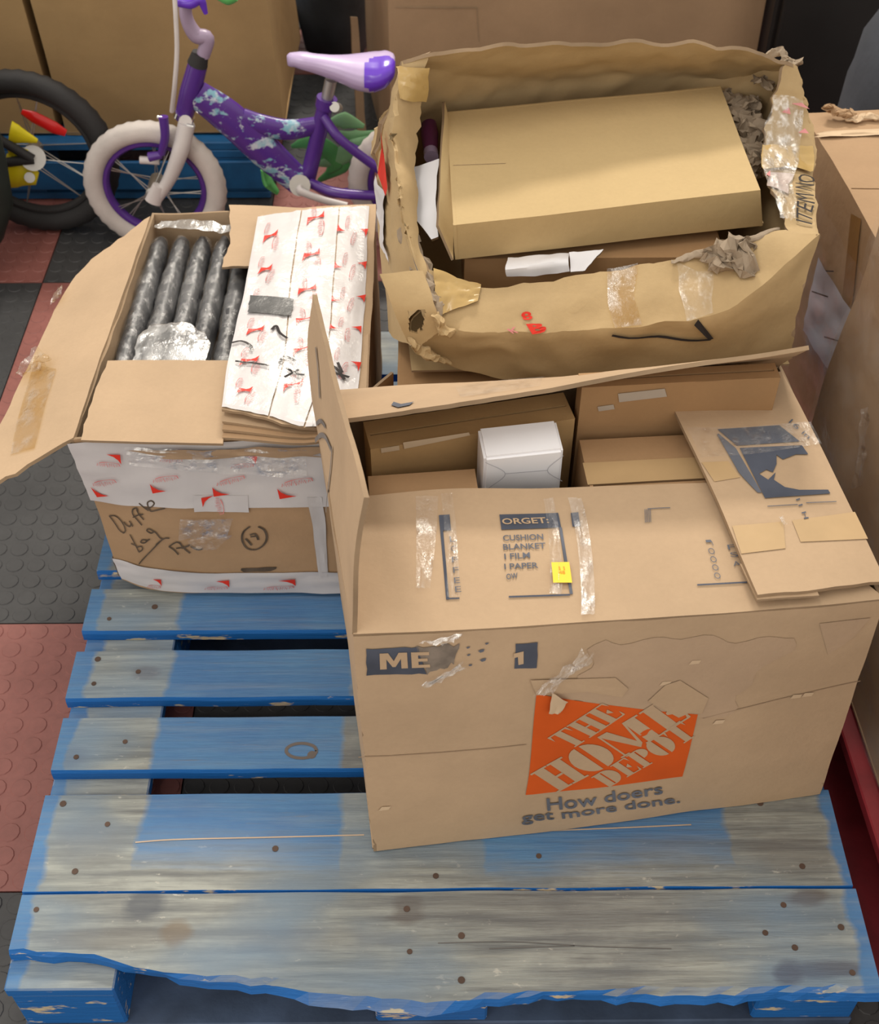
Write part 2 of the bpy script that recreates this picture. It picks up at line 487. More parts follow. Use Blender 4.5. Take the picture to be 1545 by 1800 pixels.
def strokes(s, lists, w, off, uvq=False):
    V, Fc = [], []
    lu, lv = s.size()
    for pts in lists:
        q = [Vector((*(p if uvq else s.uv(*p)), 0)) for p in pts]
        if len(q) > 2: q = [interp(q, k / (len(q) * 4), True) for k in range(len(q) * 4 + 1)]
        m = [Vector((p.x * lu, p.y * lv, 0)) for p in q]
        b0 = len(V)
        for i, p in enumerate(m):
            d = (m[min(i + 1, len(m) - 1)] - m[max(i - 1, 0)])
            d = d.normalized() if d.length > 0 else Vector((1, 0, 0))
            n = Vector((-d.y, d.x, 0)) * (w / 2)
            for sgn in (1, -1):
                c = p + n * sgn
                V.append(s.at(c.x / lu, c.y / lv, off))
        for i in range(len(m) - 1):
            a = b0 + 2 * i; Fc.append((a, a + 1, a + 3, a + 2))
    return V, Fc

_tc = {}
def text2d(body, bold=.02, shear=0.0):
    k = (body, bold, shear)
    if k in _tc: return _tc[k]
    cu = bpy.data.curves.new('t', 'FONT'); cu.body = body; cu.offset = bold; cu.resolution_u = 3; cu.shear = shear
    o = bpy.data.objects.new('t', cu); COL.objects.link(o)
    dg = bpy.context.evaluated_depsgraph_get()
    me = bpy.data.meshes.new_from_object(o.evaluated_get(dg))
    v = [(p.co.x, p.co.y) for p in me.vertices]; f = [tuple(p.vertices) for p in me.polygons]
    bpy.data.objects.remove(o); bpy.data.curves.remove(cu); bpy.data.meshes.remove(me)
    x0 = min(p[0] for p in v); x1 = max(p[0] for p in v); y0 = min(p[1] for p in v); y1 = max(p[1] for p in v)
    v = [((p[0] - x0) / (x1 - x0), (p[1] - y0) / (y1 - y0)) for p in v]
    _tc[k] = (v, f)
    return _tc[k]

def tube(pts, r, n=12, sub=6, smooth=True, caps=True, flat=None):
    """swept tube; r number or list per point; flat=(sx, sz) squash in side/up"""
    pts = [Vector(p) for p in pts]
    rs = r if isinstance(r, (list, tuple)) else [r] * len(pts)
    if len(pts) > 2 and smooth:
        m = (len(pts) - 1) * sub
        P2 = [interp(pts, k / m, True) for k in range(m + 1)]
        R2 = [interp([Vector((x, 0, 0)) for x in rs], k / m, False).x for k in range(m + 1)]
    else: P2, R2 = pts, rs
    V, Fc = [], []
    prev = None
    for i, p in enumerate(P2):
        d = (P2[min(i + 1, len(P2) - 1)] - P2[max(i - 1, 0)]).normalized()
        ref = Vector((0, 0, 1)) if abs(d.z) < .9 else Vector((0, 1, 0))
        if prev is None: a = d.cross(ref).normalized()
        else: a = (prev - d * prev.dot(d)).normalized()
        prev = a
        b = a.cross(d).normalized()
        for k in range(n):
            t = 2 * math.pi * k / n
            fx, fz = flat if flat else (1, 1)
            V.append(p + a * (math.cos(t) * R2[i] * fx) + b * (math.sin(t) * R2[i] * fz))
    for i in range(len(P2) - 1):
        for k in range(n):
            a = i * n + k; b = i * n + (k + 1) % n
            Fc.append((a, b, b + n, a + n))
    if caps:
        Fc.append(tuple(range(n - 1, -1, -1))); Fc.append(tuple((len(P2) - 1) * n + k for k in range(n)))
    return V, Fc

def join(parts):
    V, Fc = [], []
    for v, f in parts:
        b = len(V); V += list(v); Fc += [tuple(i + b for i in q) for q in f]
    return V, Fc

def hexa(c):
    """8 corners bottom FL FR BR BL, top the same"""
    return list(c), [(3, 2, 1, 0), (4, 5, 6, 7), (0, 1, 5, 4), (1, 2, 6, 5), (2, 3, 7, 6), (3, 0, 4, 7)]

def boxm(x0, x1, y0, y1, z0, z1, bev=.002, skew=None):
    bm = bmesh.new()
    bmesh.ops.create_cube(bm, size=1)
    for v in bm.verts:
        v.co = Vector((x0 if v.co.x < 0 else x1, y0 if v.co.y < 0 else y1, z0 if v.co.z < 0 else z1))
    if bev: bmesh.ops.bevel(bm, geom=bm.edges[:], offset=bev, segments=1, affect='EDGES')
    bm.verts.index_update()
    V = [v.co.copy() for v in bm.verts]; Fc = [tuple(v.index for v in f.verts) for f in bm.faces]
    bm.free()
    return V, Fc

def rotz(V, ang, c):
    M = Matrix.Rotation(ang, 3, 'Z'); c = Vector(c)
    return [M @ (Vector(v) - c) + c for v in V]

# ------------------------------------------------------------------ floor of studded rubber tiles
floor = thing('floor', (0, 1.8, 0), kind='structure', label='checkered floor of red and charcoal studded rubber tiles')
TS = .46
def tile_mesh(name, mat, studs=13):
    bm = bmesh.new()
    h = TS / 2 - .0012
    bmesh.ops.create_cube(bm, size=1, matrix=Matrix.Translation((0, 0, -.004)) @ Matrix.Diagonal((2 * h, 2 * h, .008, 1)))
    p = TS / studs
    for i in range(studs):
        for j in range(studs):
            x = -TS / 2 + (i + .5) * p; y = -TS / 2 + (j + .5) * p
            n = 12
            a = [bm.verts.new((x + .0150 * math.cos(2 * math.pi * k / n), y + .0150 * math.sin(2 * math.pi * k / n), 0)) for k in range(n)]
            b = [bm.verts.new((x + .0138 * math.cos(2 * math.pi * k / n), y + .0138 * math.sin(2 * math.pi * k / n), .0011)) for k in range(n)]
            for k in range(n): bm.faces.new((a[k], a[(k + 1) % n], b[(k + 1) % n], b[k]))
            bm.faces.new(b)
    for f in bm.faces: f.smooth = False
    me = bpy.data.meshes.new(name); bm.to_mesh(me); bm.free(); me.materials.append(mat)
    return me
mesh_obj('floor_bed', *boxm(-2.4, 1.6, -.7, 4.6, -.03, -.0135, 0), TILE_DARK, floor, smooth=False)
tm = [tile_mesh('floor_tile', TILE_RED), tile_mesh('floor_tile', TILE_DARK)]
for i in range(-3, 5):
    for j in range(-3, 8):
        o = bpy.data.objects.new('floor_tile', tm[(i + j) % 2])
        COL.objects.link(o); o.parent = floor
        o.location = (-.82 + (i + .5) * TS, .79 + (j + .5) * TS - 1.8, -.0012)

# ------------------------------------------------------------------ blue pallet in front
PZ = .142
pal = thing('wooden_pallet', (.005, 1.2, 0), 'worn blue painted wooden pallet under the open cartons', 'pallet')
PX0, PX1 = -.503, .513
boards = [(.602, .7147), (.7153, .852), (.886, .971), (1.001, 1.085), (1.118, 1.2), (1.234, 1.318), (1.352, 1.436), (1.47, 1.554), (1.588, 1.672), (1.69, 1.815)]
front_top = [(22, 1672), (165, 1680), (250, 1708), (330, 1715), (480, 1722), (640, 1730), (760, 1742), (900, 1748), (1020, 1744), (1150, 1738), (1350, 1737), (1545, 1735)]
front_bot = [(22, 1690), (165, 1694), (250, 1714), (300, 1722), (335, 1737), (480, 1748), (545, 1768), (640, 1778), (760, 1786), (880, 1768), (1000, 1757), (1100, 1764), (1250, 1768), (1370, 1757), (1545, 1762)]
ft = [P(x, y, z=PZ) for x, y in front_top]; fb = [P(x, y, z=PZ - .02) for x, y in front_bot]
def lookup(pts, x):
    if x <= pts[0].x: return pts[0].y
    for a, b in zip(pts, pts[1:]):
        if x <= b.x: return a.y + (b.y - a.y) * (x - a.x) / (b.x - a.x)
    return pts[-1].y
bobj = []
for bi, (y0, y1) in enumerate(boards):
    t = .019
    nx = 60 if bi < 2 else 24
    V, Fc = [], []
    dx0, dx1 = random.uniform(-.004, .004), random.uniform(-.003, .004)
    if bi == 0: dx0, dx1 = .002, 0
    for i in range(nx + 1):
        x = PX0 + dx0 + (PX1 + dx1 - PX0 - dx0) * i / nx
        w = .0016 * noise.noise(Vector((x * 9, bi, 0)))
        if bi == 0:
            yt = lookup(ft, x) + .004 * noise.noise(Vector((x * 40, 5, 0)))
            yb = min(lookup(fb, x) + .006 * noise.noise(Vector((x * 45, 9, 0))), yt + .004)
        else: yt = yb = y0 + w
        V += [(x, yb, PZ - t), (x, (yt + yb) / 2, PZ - .006), (x, yt + .002, PZ), (x, y1 - .0015 + w, PZ), (x, y1 + w, PZ - .002), (x, y1 + w, PZ - t)]
    for i in range(nx):
        for k in range(6):
            a = i * 6 + k; b = i * 6 + (k + 1) % 6
            Fc.append((a, a + 6, b + 6, b))
    Fc.append(tuple(range(5, -1, -1))[::-1]); Fc.append(tuple(nx * 6 + k for k in (5, 4, 3, 2, 1, 0)))
    o = mesh_obj('deck_board', V, Fc, PALLET, pal, smooth=False)
    bobj.append(o)
me_fix = bmesh.new()
for o in bobj:
    me_fix.clear(); me_fix.from_mesh(o.data); bmesh.ops.recalc_face_normals(me_fix, faces=me_fix.faces[:]); me_fix.to_mesh(o.data)
me_fix.free()
for x0, x1 in ((-.503, -.375), (-.075, .065), (.385, .513)):
    mesh_obj('stringer_board', *boxm(x0, x1, .604, 1.812, PZ - .038, PZ - .0195), PALLET, pal, smooth=False)
    for yb in (.606, 1.14, 1.67):
        mesh_obj('block', *boxm(x0 + .002, x1 - .002, yb, yb + .14, .0175, PZ - .0385, .003), PALLET, pal, smooth=False)
for yb in (.604, 1.14, 1.67):
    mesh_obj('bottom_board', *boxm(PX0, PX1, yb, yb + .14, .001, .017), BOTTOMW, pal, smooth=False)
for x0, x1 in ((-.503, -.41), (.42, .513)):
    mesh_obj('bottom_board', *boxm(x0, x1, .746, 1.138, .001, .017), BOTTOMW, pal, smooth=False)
nails = [(272, 1067), (192, 1088), (172, 1159), (243, 1181), (165, 1202), (220, 1304), (134, 1331), (111, 1413), (189, 1449), (132, 1532), (484, 1492), (766, 1540), (715, 1598), (64, 1599), (720, 1673), (947, 1505), (1336, 1412), (1410, 1523), (1377, 1591), (1478, 1630), (1397, 1666), (1498, 1710), (811, 1723), (811, 1645), (1345, 1640)]
def disc(c, r, h, n=12):
    V = [Vector(c) + Vector((r * math.cos(2 * math.pi * k / n), r * math.sin(2 * math.pi * k / n), z)) for z in (0, h) for k in range(n)]
    Fc = [(k, (k + 1) % n, n + (k + 1) % n, n + k) for k in range(n)] + [tuple(range(n, 2 * n))]
    return V, Fc
def board_at(y):
    for o, (a, b) in zip(bobj, boards):
        if y < b + .01: return o
for (x, y) in nails:
    p = P(x, y, z=PZ)
    mesh_obj('nail', *disc(p, random.uniform(.0032, .0045), .0009), NAILM, board_at(p.y), smooth=False)
# knot ring, long cracks and stains on the boards
ptop = Sheet([[(PX0, .6, PZ), (PX1, .6, PZ)], [(PX0, 1.82, PZ), (PX1, 1.82, PZ)]], smooth=False)
ring = [(530 + 27 * math.cos(t), 1320 + 13 * math.sin(t)) for t in [k * 2 * math.pi / 9 for k in range(10)]]
mesh_obj('knot', *strokes(ptop, [ring], .0045, .0006), plain('knot_wood', (.13, .11, .10), .8), bobj[2], smooth=False)
mesh_obj('knot', *disc(P(548, 1327, z=PZ), .006, .0005), plain('knot_wood', (.13, .11, .10), .8), bobj[2], smooth=False)
PALECRACK = plain('split_wood', (.50, .38, .28), .8)
mesh_obj('crack', *strokes(ptop, [[(238, 1481), (310, 1476), (480, 1472), (640, 1468)], [(930, 1462), (1080, 1456), (1215, 1450)]], .0018, .0006), PALECRACK, bobj[1], smooth=False)
DARKCRACK = plain('dark_crack', (.13, .125, .12), .8)
mesh_obj('crack', *strokes(ptop, [[(770, 1658), (900, 1656), (1040, 1664), (1180, 1668)], [(860, 1668), (1010, 1663)]], .0013, .0006), DARKCRACK, bobj[0], smooth=False)

# ------------------------------------------------------------------ carton helpers
def ring_panels(root, rings, mats, t=.004, amp=.002, freq=6, crease=0.0, ragged=None, names=None, seed=0.0, inner=None, smooth=True, cell=.014, vsmooth=None, edge=None, hole=None):
    """rings: list (bottom to rim) of dict side -> list of points running left to right seen from outside"""
    out = {}
    for side in ('front', 'right', 'back', 'left'):
        rows = [r[side] for r in rings]
        s = Sheet(rows, amp, freq, crease, smooth=smooth, seed=seed, vsmooth=vsmooth)
        nm = {'front': 'front_panel', 'right': 'side_panel', 'left': 'side_panel', 'back': 'rear_panel'}[side]
        s.obj = s.build(nm, mats, root, t, ragged=(ragged or {}).get(side), inner=inner, cell=cell, edge=edge, hole=hole if side in ('front', 'left') else None)
        out[side] = s
    return out

def ring4(FL, FR, BR, BL):
    FL, FR, BR, BL = map(Vector, (FL, FR, BR, BL))
    return {'front': [FL, FR], 'right': [FR, BR], 'back': [BR, BL], 'left': [BL, FL]}

def closed_carton(name, label, cat, bottom, top, mat, amp=.002, tape=None, group=None, seam='x', cell=.025, freq=5, seed=0.0):
    """bottom/top: corners FL FR BR BL"""
    c = sum((Vector(p) for p in bottom), Vector()) / 4
    root = thing(name, c, label, cat, group)
    sh = ring_panels(root, [ring4(*bottom), ring4(*top)], mat, amp=amp, freq=freq, cell=cell, smooth=False, seed=seed, edge=mat)
    FL, FR, BR, BL = map(Vector, top)
    g = .0015
    if seam == 'x':
        mL, mR = FL.lerp(BL, .5), FR.lerp(BR, .5)
        e = (BL - FL).normalized() * g
        s1 = Sheet([[FL, FR], [mL - e, mR - e]], amp, freq, smooth=False, seed=seed); s2 = Sheet([[mL + e, mR + e], [BL, BR]], amp, freq, smooth=False, seed=seed)
    else:
        mF, mB = FL.lerp(FR, .5), BL.lerp(BR, .5)
        e = (FR - FL).normalized() * g
        s1 = Sheet([[FL, mF - e], [BL, mB - e]], amp, freq, smooth=False, seed=seed); s2 = Sheet([[mF + e, FR], [mB + e, BR]], amp, freq, smooth=False, seed=seed)
    s1.obj = s1.build('top_flap', mat, root, .004, cell=cell, edge=mat); s2.obj = s2.build('top_flap', mat, root, .004, cell=cell, edge=mat)
    b = [Vector(p) + Vector((0, 0, .001)) for p in bottom]
    sb = Sheet([[b[3], b[2]], [b[0], b[1]]], smooth=False); sb.build('base_panel', mat, root, .003, 2, 2)
    if tape is not None:
        st = Sheet([[FL, FR], [BL, BR]], amp, freq, smooth=False, seed=seed)
        q = [(0, .5 - .07), (1, .5 - .07), (1, .5 + .07), (0, .5 + .07)] if seam == 'x' else [(.43, 0), (.57, 0), (.57, 1), (.43, 1)]
        st.patch('tape', q, tape, root, uvq=True, off=.0012)
    sh['top1'], sh['top2'], sh['root'] = s1, s2, root
    return sh

# ------------------------------------------------------------------ moving box with the orange logo
def V3(*a): return Vector(a)
hb = [P(655, 1495, z=PZ + .003), P(1440, 1395, z=PZ + .003), V3(.450, 1.225, PZ + .003), V3(-.128, 1.150, PZ + .003)]
ht = [P(620, 1117, z=.552), P(1556, 1056, z=.548), P(1372, 640, z=.556), P(547, 690, z=.552)]
hd = thing('moving_box', (.19, .99, PZ), 'open tan moving box with orange square logo and dark blue print, flaps ajar', 'box')
mid = [a.lerp(b, .5) for a, b in zip(hb, ht)]
nf = (hb[1] - hb[0]).cross(Vector((0, 0, 1))).normalized()
def bulge_row(a, b, n, d):
    pts = [a.lerp(b, k / n) for k in range(n + 1)]
    return [p + nf * (d * math.sin(math.pi * k / n)) for k, p in enumerate(pts)]
hr0 = ring4(*hb); hr1 = ring4(*mid); hr2 = ring4(*ht)
hr0['front'] = bulge_row(hb[0], hb[1], 4, .004); hr1['front'] = bulge_row(mid[0], mid[1], 4, .012); hr2['front'] = bulge_row(ht[0], ht[1], 4, .006)
HP = ring_panels(hd, [hr0, hr1, hr2], K_HD, amp=.0022, freq=7, crease=.0015)
hbi = [p + Vector((0, 0, .004)) for p in hb]
Sheet([[hbi[3], hbi[2]], [hbi[0], hbi[1]]], smooth=False).build('base_panel', K_HD, hd, .003, 2, 2)
HF = HP['front']

def frow(px, z): return [P(x, y, z=z) for x, y in px]
# front flap lying shut over the front half
ff_h = [p + Vector((0, 0, .003)) for p in hr2['front']]
ff_f = [P(643, 872, z=.560), P(790, 860, z=.563), P(940, 857, z=.563), P(1100, 853, z=.562), P(1300, 848, z=.558)]
FFLAP = Sheet([ff_h, [a.lerp(b, .5) + Vector((0, 0, .003)) for a, b in zip(ff_h, ff_f)], ff_f], .0015, 7)
FFLAP.obj = FFLAP.build('flap', K_HD, hd, .004)
# right short flap lying on top of it
rf = [[P(1332, 1048, z=.571), P(1420, 1040, z=.569), P(1560, 1026, z=.562)],
      [P(1247, 850, z=.574), P(1350, 845, z=.571), P(1467, 830, z=.566)],
      [P(1166, 682, z=.572), P(1262, 672, z=.570), P(1374, 652, z=.562)]]
RFLAP = Sheet(rf, .0012, 7)
RFLAP.obj = RFLAP.build('flap', K_HD, hd, .005, ragged={'v0': .015})
# second ply of the doubled front edge
RF2 = Sheet([[P(1330, 1054, z=.566), P(1440, 1046, z=.564)], [P(1300, 990, z=.5665), P(1415, 985, z=.5655)]], .0012, 7)
RF2.build('flap_layer', K_HD, hd, .003)
# rear long flap slanting up towards the viewer
hl, hrr = ht[3], ht[2]
rear_h = [hl + Vector((.004, 0, .002)), hl.lerp(hrr, .33) + Vector((0, 0, .002)), hl.lerp(hrr, .66) + Vector((0, 0, .002)), hrr + Vector((0, 0, .002))]
rear_f = [P(607, 738, y=1.020), P(870, 698, y=1.035), P(1130, 652, y=1.060), P(1428, 606, y=1.088)]
REARF = Sheet([rear_f, [a.lerp(b, .5) + Vector((0, 0, .004)) for a, b in zip(rear_f, rear_h)], rear_h], .002, 8)
REARF.obj = REARF.build('flap', K_HD, hd, .005, ragged={'v0': .03, 'u1': .01})
# left short flap standing up
lf_h = [hl, hl.lerp(ht[0], .5), ht[0] + Vector((0, 0, .001))]
lf_m = [P(539, 600, y=1.165), P(590, 790, y=.98), P(622, 985, y=.792)]
lf_f = [P(548, 513, y=1.165), P(592, 690, y=.985), P(640, 872, y=.800)]
LFLAP = Sheet([lf_h, lf_m, lf_f], .0015, 8)
LFLAP.obj = LFLAP.build('flap', K_HD, hd, .005, ragged={'v1': .02, 'u0': .02})

# ---- print on the front of the moving box
def stencil(word):
    def rect(x0, x1, y0, y1): return [(x0, y0), (x1, y0), (x1, y1), (x0, y1)]
    def cres(cx, cy, rx, ry, gx, side):
        out = []
        for k in range(13):
            t = -math.pi / 2 + math.pi * k / 12
            x = math.cos(t)
            out.append((cx + side * (gx + x * (rx - gx)), cy + math.sin(t) * ry))
        return out if side > 0 else out[::-1]
    S = .055
    def bar(x0, x1): return [rect(x0, x1, 0, 1), rect(x0 - .09, x1 + .09, 0, S), rect(x0 - .09, x1 + .09, 1 - S, 1)]
    G = {
        'H': (1.0, bar(.12, .42) + bar(.62, .92) + [rect(.42, .62, .46, .53)]),
        'O': (1.0, [cres(.5, .5, .50, .52, .07, -1), cres(.5, .5, .50, .52, .07, 1)]),
        'M': (1.35, [rect(.02, .30, 0, S), rect(.13, .18, 0, 1), [(.13, 1), (.42, 1), (.78, .12), (.64, 0)], [(.72, .22), (.78, .12), (.93, 1), (.88, 1)], rect(.90, 1.22, 0, 1), rect(.82, 1.32, 0, S), rect(.90, 1.32, 1 - S, 1)]),
        'E': (.85, bar(.12, .42) + [rect(.42, .78, 0, S), rect(.42, .78, 1 - S, 1), [(.70, .02), (.80, .02), (.80, .30)], [(.70, .98), (.80, .70), (.80, .98)], [(.46, .47), (.62, .36), (.62, .64), (.46, .53)]]),
        'T': (.95, [rect(.32, .63, 0, 1), rect(.22, .73, 0, S), rect(.02, .93, 1 - S, 1), [(.02, .98), (.02, .68), (.14, .98)], [(.93, .98), (.81, .98), (.93, .68)]]),
        'D': (.98, bar(.12, .42) + [cres(.42, .5, .54, .5, .07, 1)]),
        'P': (.88, bar(.12, .42) + [[(.49 + (.36) * math.cos(-math.pi / 2 + math.pi * k / 10), .72 + .28 * math.sin(-math.pi / 2 + math.pi * k / 10)) for k in range(11)]]),
    }
    V, Fc, x = [], [], 0
    for ch in word:
        w, polys = G[ch]
        for pl in polys:
            b = len(V); V += [(x + p[0], p[1]) for p in pl]; Fc.append(tuple(range(b, b + len(pl))))
        x += w
    return [(p[0] / x, p[1]) for p in V], Fc

lg = lambda x, y: (900 + x / 4.414, 1180 + y / 4.414)
logo_pts = [(105, 955), (345, 925), (720, 890), (1320, 810), (1400, 510), (1465, 320), (1375, 315), (1290, 352), (1050, 225), (1185, 100), (880, 132), (850, 195), (580, 150), (190, 172)]
# torn pale patch above, then orange field and kraft coloured stencil letters
HF.patch('orange_square_logo', [lg(105, 955), lg(1320, 812), lg(1440, 330), lg(188, 172)], ORANGE, hd, off=.0009, nu=20, nv=20)
logo = hd.children[-1] if hd.children else hd
logo = [o for o in hd.children if o.name.startswith('orange_square_logo')][0]
for word, q in (('THE', [(455, 600), (885, 318), (705, 232), (268, 512)]), ('HOME', [(345, 935), (1400, 335), (1195, 180), (130, 795)]), ('DEPOT', [(738, 900), (1445, 478), (1300, 372), (605, 818)])):
    v2, f2 = stencil(word)
    HF.place2d('lettering', v2, f2, [lg(*p) for p in q], K_HD, logo, off=.0016)
# area where the printed paper skin was torn away, upper right of the logo
HF.poly('torn_patch', [lg(1052, 222), lg(1185, 98), lg(1300, 60), lg(1520, 200), lg(1470, 318), lg(1376, 312), lg(1290, 350)], K_HD, hd, off=.0019)
HF.poly('torn_patch', [lg(190, 176), lg(140, 60), lg(800, 40), lg(900, 125), lg(852, 192), lg(580, 150)], K_HD, hd, off=.0019)
HF.patch('torn_flake', [lg(280, 300), lg(370, 292), lg(430, 205), lg(305, 130)], K_PALE, hd, off=.004, nu=4, nv=4, wav=.004)
HF.patch('torn_patch', [(975, 1232), (1275, 1262), (1400, 1120), (1060, 1125)], cardboard('kraft_scuffed', (.455, .325, .218)), hd, off=.0007, nu=20, nv=14, raggedq=.12)
HF.patch('torn_patch', [(1455, 1150), (1500, 1120), (1530, 1085), (1440, 1095)], cardboard('kraft_scuffed', (.455, .325, .218)), hd, off=.0009, nu=6, nv=6)
HF.text('slogan', 'How doers', [(962, 1424), (1165, 1394), (1163, 1375), (960, 1402)], INK2, hd, bold=.015)
HF.text('slogan', 'get more done.', [(917, 1449), (1196, 1414), (1194, 1395), (915, 1428)], INK2, hd, bold=.015)
# size banner, torn in the middle
HF.patch('size_banner', [(646, 1186), (748, 1184), (735, 1136), (643, 1140)], INK, hd, off=.001, nu=8, nv=4, raggedq=.05)
HF.patch('size_banner', [(748, 1184), (800, 1166), (805, 1130), (735, 1136)], plain('scuffed_ink', (.19, .155, .125), .8, vary=.3, vscale=60), hd, off=.001, nu=8, nv=4, raggedq=.25)
HF.patch('size_banner', [(904, 1174), (943, 1173), (945, 1128), (906, 1131)], INK, hd, off=.001, nu=4, nv=4, raggedq=.04)
v2 = [(0, 0), (.13, 0), (.13, .62), (.245, .12), (.305, .12), (.42, .62), (.42, 0), (.55, 0), (.55, 1), (.38, 1), (.275, .50), (.17, 1), (0, 1)]
HF.place2d('size_lettering', v2, [tuple(range(13))], [(668, 1175), (756, 1171), (754, 1144), (667, 1147)], K_HD, hd, off=.0016)
v2 = [(.63, 0), (1, 0), (1, .2), (.77, .2), (.77, .41), (.96, .41), (.96, .60), (.77, .60), (.77, .8), (1, .8), (1, 1), (.63, 1)]
HF.place2d('size_lettering', v2, [tuple(range(12))], [(668, 1175), (756, 1171), (754, 1144), (667, 1147)], K_HD, hd, off=.0016)
HF.poly('size_lettering', [(903, 1147), (920, 1143), (920, 1165), (911, 1167), (910, 1153), (903, 1155)], K_HD, hd, off=.0016)
for (x, y, r) in ((845, 1143, 5), (848, 1159, 5), (823, 1150, 3), (855, 1130, 3), (826, 1168, 3), (822, 1137, 3)):
    HF.poly('ink_fleck', [(x - r, y), (x - r * .2, y + r * .6), (x + r, y + r * .2), (x + r * 1.3, y - r * .7), (x, y - r * .5)], INK2, hd, off=.0012)
# hanging strips of clear tape
HF.patch('clear_tape_strip', [(738, 1198), (755, 1190), (815, 1152), (800, 1166)], CLEAR, hd, off=.006, wav=.006)
TAPEWHITE = film('crinkled_tape', .34, rough=.22, bscale=70, bstr=1.0, tintamt=.16)
HF.patch('clear_tape_strip', [(934, 1212), (960, 1206), (1042, 1142), (1020, 1136)], TAPEWHITE, hd, off=.005, wav=.010, nu=20, nv=10)
HF.patch('clear_tape_strip', [(740, 1196), (760, 1194), (818, 1166), (806, 1160)], TAPEWHITE, hd, off=.004, wav=.006, nu=16, nv=8)
HF.patch('clear_tape_strip', [(735, 1122), (790, 1122), (812, 1088), (800, 1085)], TAPEWHITE, hd, off=.004, wav=.006, nu=16, nv=8)
# horizontal score across the front
HF.line('score_line', [(630, 1330), (700, 1327), (800, 1320), (925, 1308)], .0016, cardboard('kraft_score', (.36, .25, .16)), hd, off=.0008)
HF.line('score_line', [(1235, 1262), (1370, 1228), (1470, 1205), (1512, 1196)], .0014, cardboard('kraft_score', (.36, .25, .16)), hd, off=.0008)
for (x, y) in ((675, 1420), (1220, 1163), (1262, 1268), (1398, 1223), (1168, 1200), (1418, 1220)):
    HF.patch('torn_flake', [(x - 10, y + 4), (x + 8, y + 2), (x + 12, y - 4), (x - 4, y - 3)], K_PALE, hd, off=.0012, nu=3, nv=2)

# ---- print on the front flap
fl = lambda x, y: (700 + x / 3.8625, 850 + y / 3.8625)
FFLAP.patch('header_bar', [fl(700, 318), fl(1105, 302), fl(1085, 203), fl(686, 215)], INK, hd, nu=8, nv=3)
FFLAP.text('header_lettering', 'ORGET:', [fl(708, 285), fl(1025, 275), fl(1012, 235), fl(700, 245)], K_HD, hd, off=.0018)
for txt, x0, x1, y0 in (('CUSHION', 712, 985, 395), ('BLANKET', 714, 1000, 455), ('I FILM', 722, 895, 520), ('I PAPER', 722, 950, 588), ('OW', 735, 812, 658)):
    FFLAP.text('list_lettering', txt, [fl(x0, y0), fl(x1, y0 - 10), fl(x1 - 4, y0 - 48), fl(x0 - 4, y0 - 38)], INK2, hd, bold=.015)
FFLAP.poly('print_frame', [fl(750, 780), fl(1165, 766), fl(1165, 754), fl(750, 768)], INK, hd)
FFLAP.poly('print_frame', [fl(1110, 302), fl(1150, 550), fl(1185, 755), fl(1165, 755), fl(1128, 550), fl(1090, 302)], INK2, hd)
FFLAP.poly('print_frame', [fl(275, 220), fl(285, 330), fl(325, 792), fl(345, 792), fl(305, 325), fl(358, 322), fl(348, 215)], INK, hd)
FFLAP.poly('print_frame', [fl(330, 792), fl(415, 788), fl(415, 778), fl(340, 780)], INK, hd)
for k, y in enumerate((380, 445, 520, 590, 660, 720)):
    FFLAP.text('list_lettering', 'LCFFEE'[k], [fl(352 + k * 7, y + 22), fl(388 + k * 8, y + 20), fl(384 + k * 8, y - 18), fl(348 + k * 7, y - 16)], INK2, hd, bold=.0)
FFLAP.poly('print_frame', [fl(1170, 205), fl(1222, 200), fl(1235, 295), fl(1182, 298)], INK, hd)
for q in ([fl(120, 720), fl(215, 720), fl(270, 100), fl(120, 100)], [fl(330, 780), fl(420, 780), fl(365, 80), fl(290, 80)], [fl(1025, 760), fl(1110, 760), fl(1050, 110), fl(985, 120)], [fl(1240, 900), fl(1330, 900), fl(1240, 110), fl(1150, 110)]):
    FFLAP.patch('clear_tape', q, TAPEWHITE if q[0][0] > 1000 else CLEAR, hd, off=.0022, wav=.0025, nu=8, nv=24)
stk = FFLAP.patch('yellow_sticker', [fl(1050, 688), fl(1178, 688), fl(1158, 548), fl(1037, 550)], STICKER, hd, off=.004, nu=3, nv=3)
FFLAP.text('sticker_print', '11', [fl(1092, 602), fl(1130, 602), fl(1125, 580), fl(1086, 580)], STICKINK, stk, off=.0045)
FFLAP.text('sticker_print', '48', [fl(1092, 630), fl(1132, 630), fl(1128, 608), fl(1086, 608)], STICKINK, stk, off=.0045)
f2 = lambda x, y: (960 + x / 2.641, 590 + y / 2.641)
FFLAP.poly('print_frame', [f2(700, 1164), f2(955, 1150), f2(955, 1143), f2(700, 1157)], INK, hd)
for k, ch in enumerate('JOOOO'):
    y = 965 + k * 38
    FFLAP.text('list_lettering', ch, [f2(776 + k * 9, y + 14), f2(766 + k * 9, y - 14), f2(738 + k * 9, y - 12), f2(748 + k * 9, y + 16)], INK2, hd, bold=-.005)
for k, (ch, y) in enumerate((('F', 985), ('S', 1020), ('A', 1062))):
    FFLAP.text('list_lettering', ch, [f2(845 + k * 12, y + 12), f2(880 + k * 12, y + 10), f2(872 + k * 12, y - 12), f2(838 + k * 12, y - 10)], INK2, hd, bold=-.005)
FFLAP.text('list_lettering', 'IIIII', [f2(458, 872), f2(486, 870), f2(484, 808), f2(456, 810)], INK2, hd, bold=.0)
FFLAP.line('print_frame', [f2(470, 808), f2(520, 805), f2(575, 803)], .0012, INK2, hd)

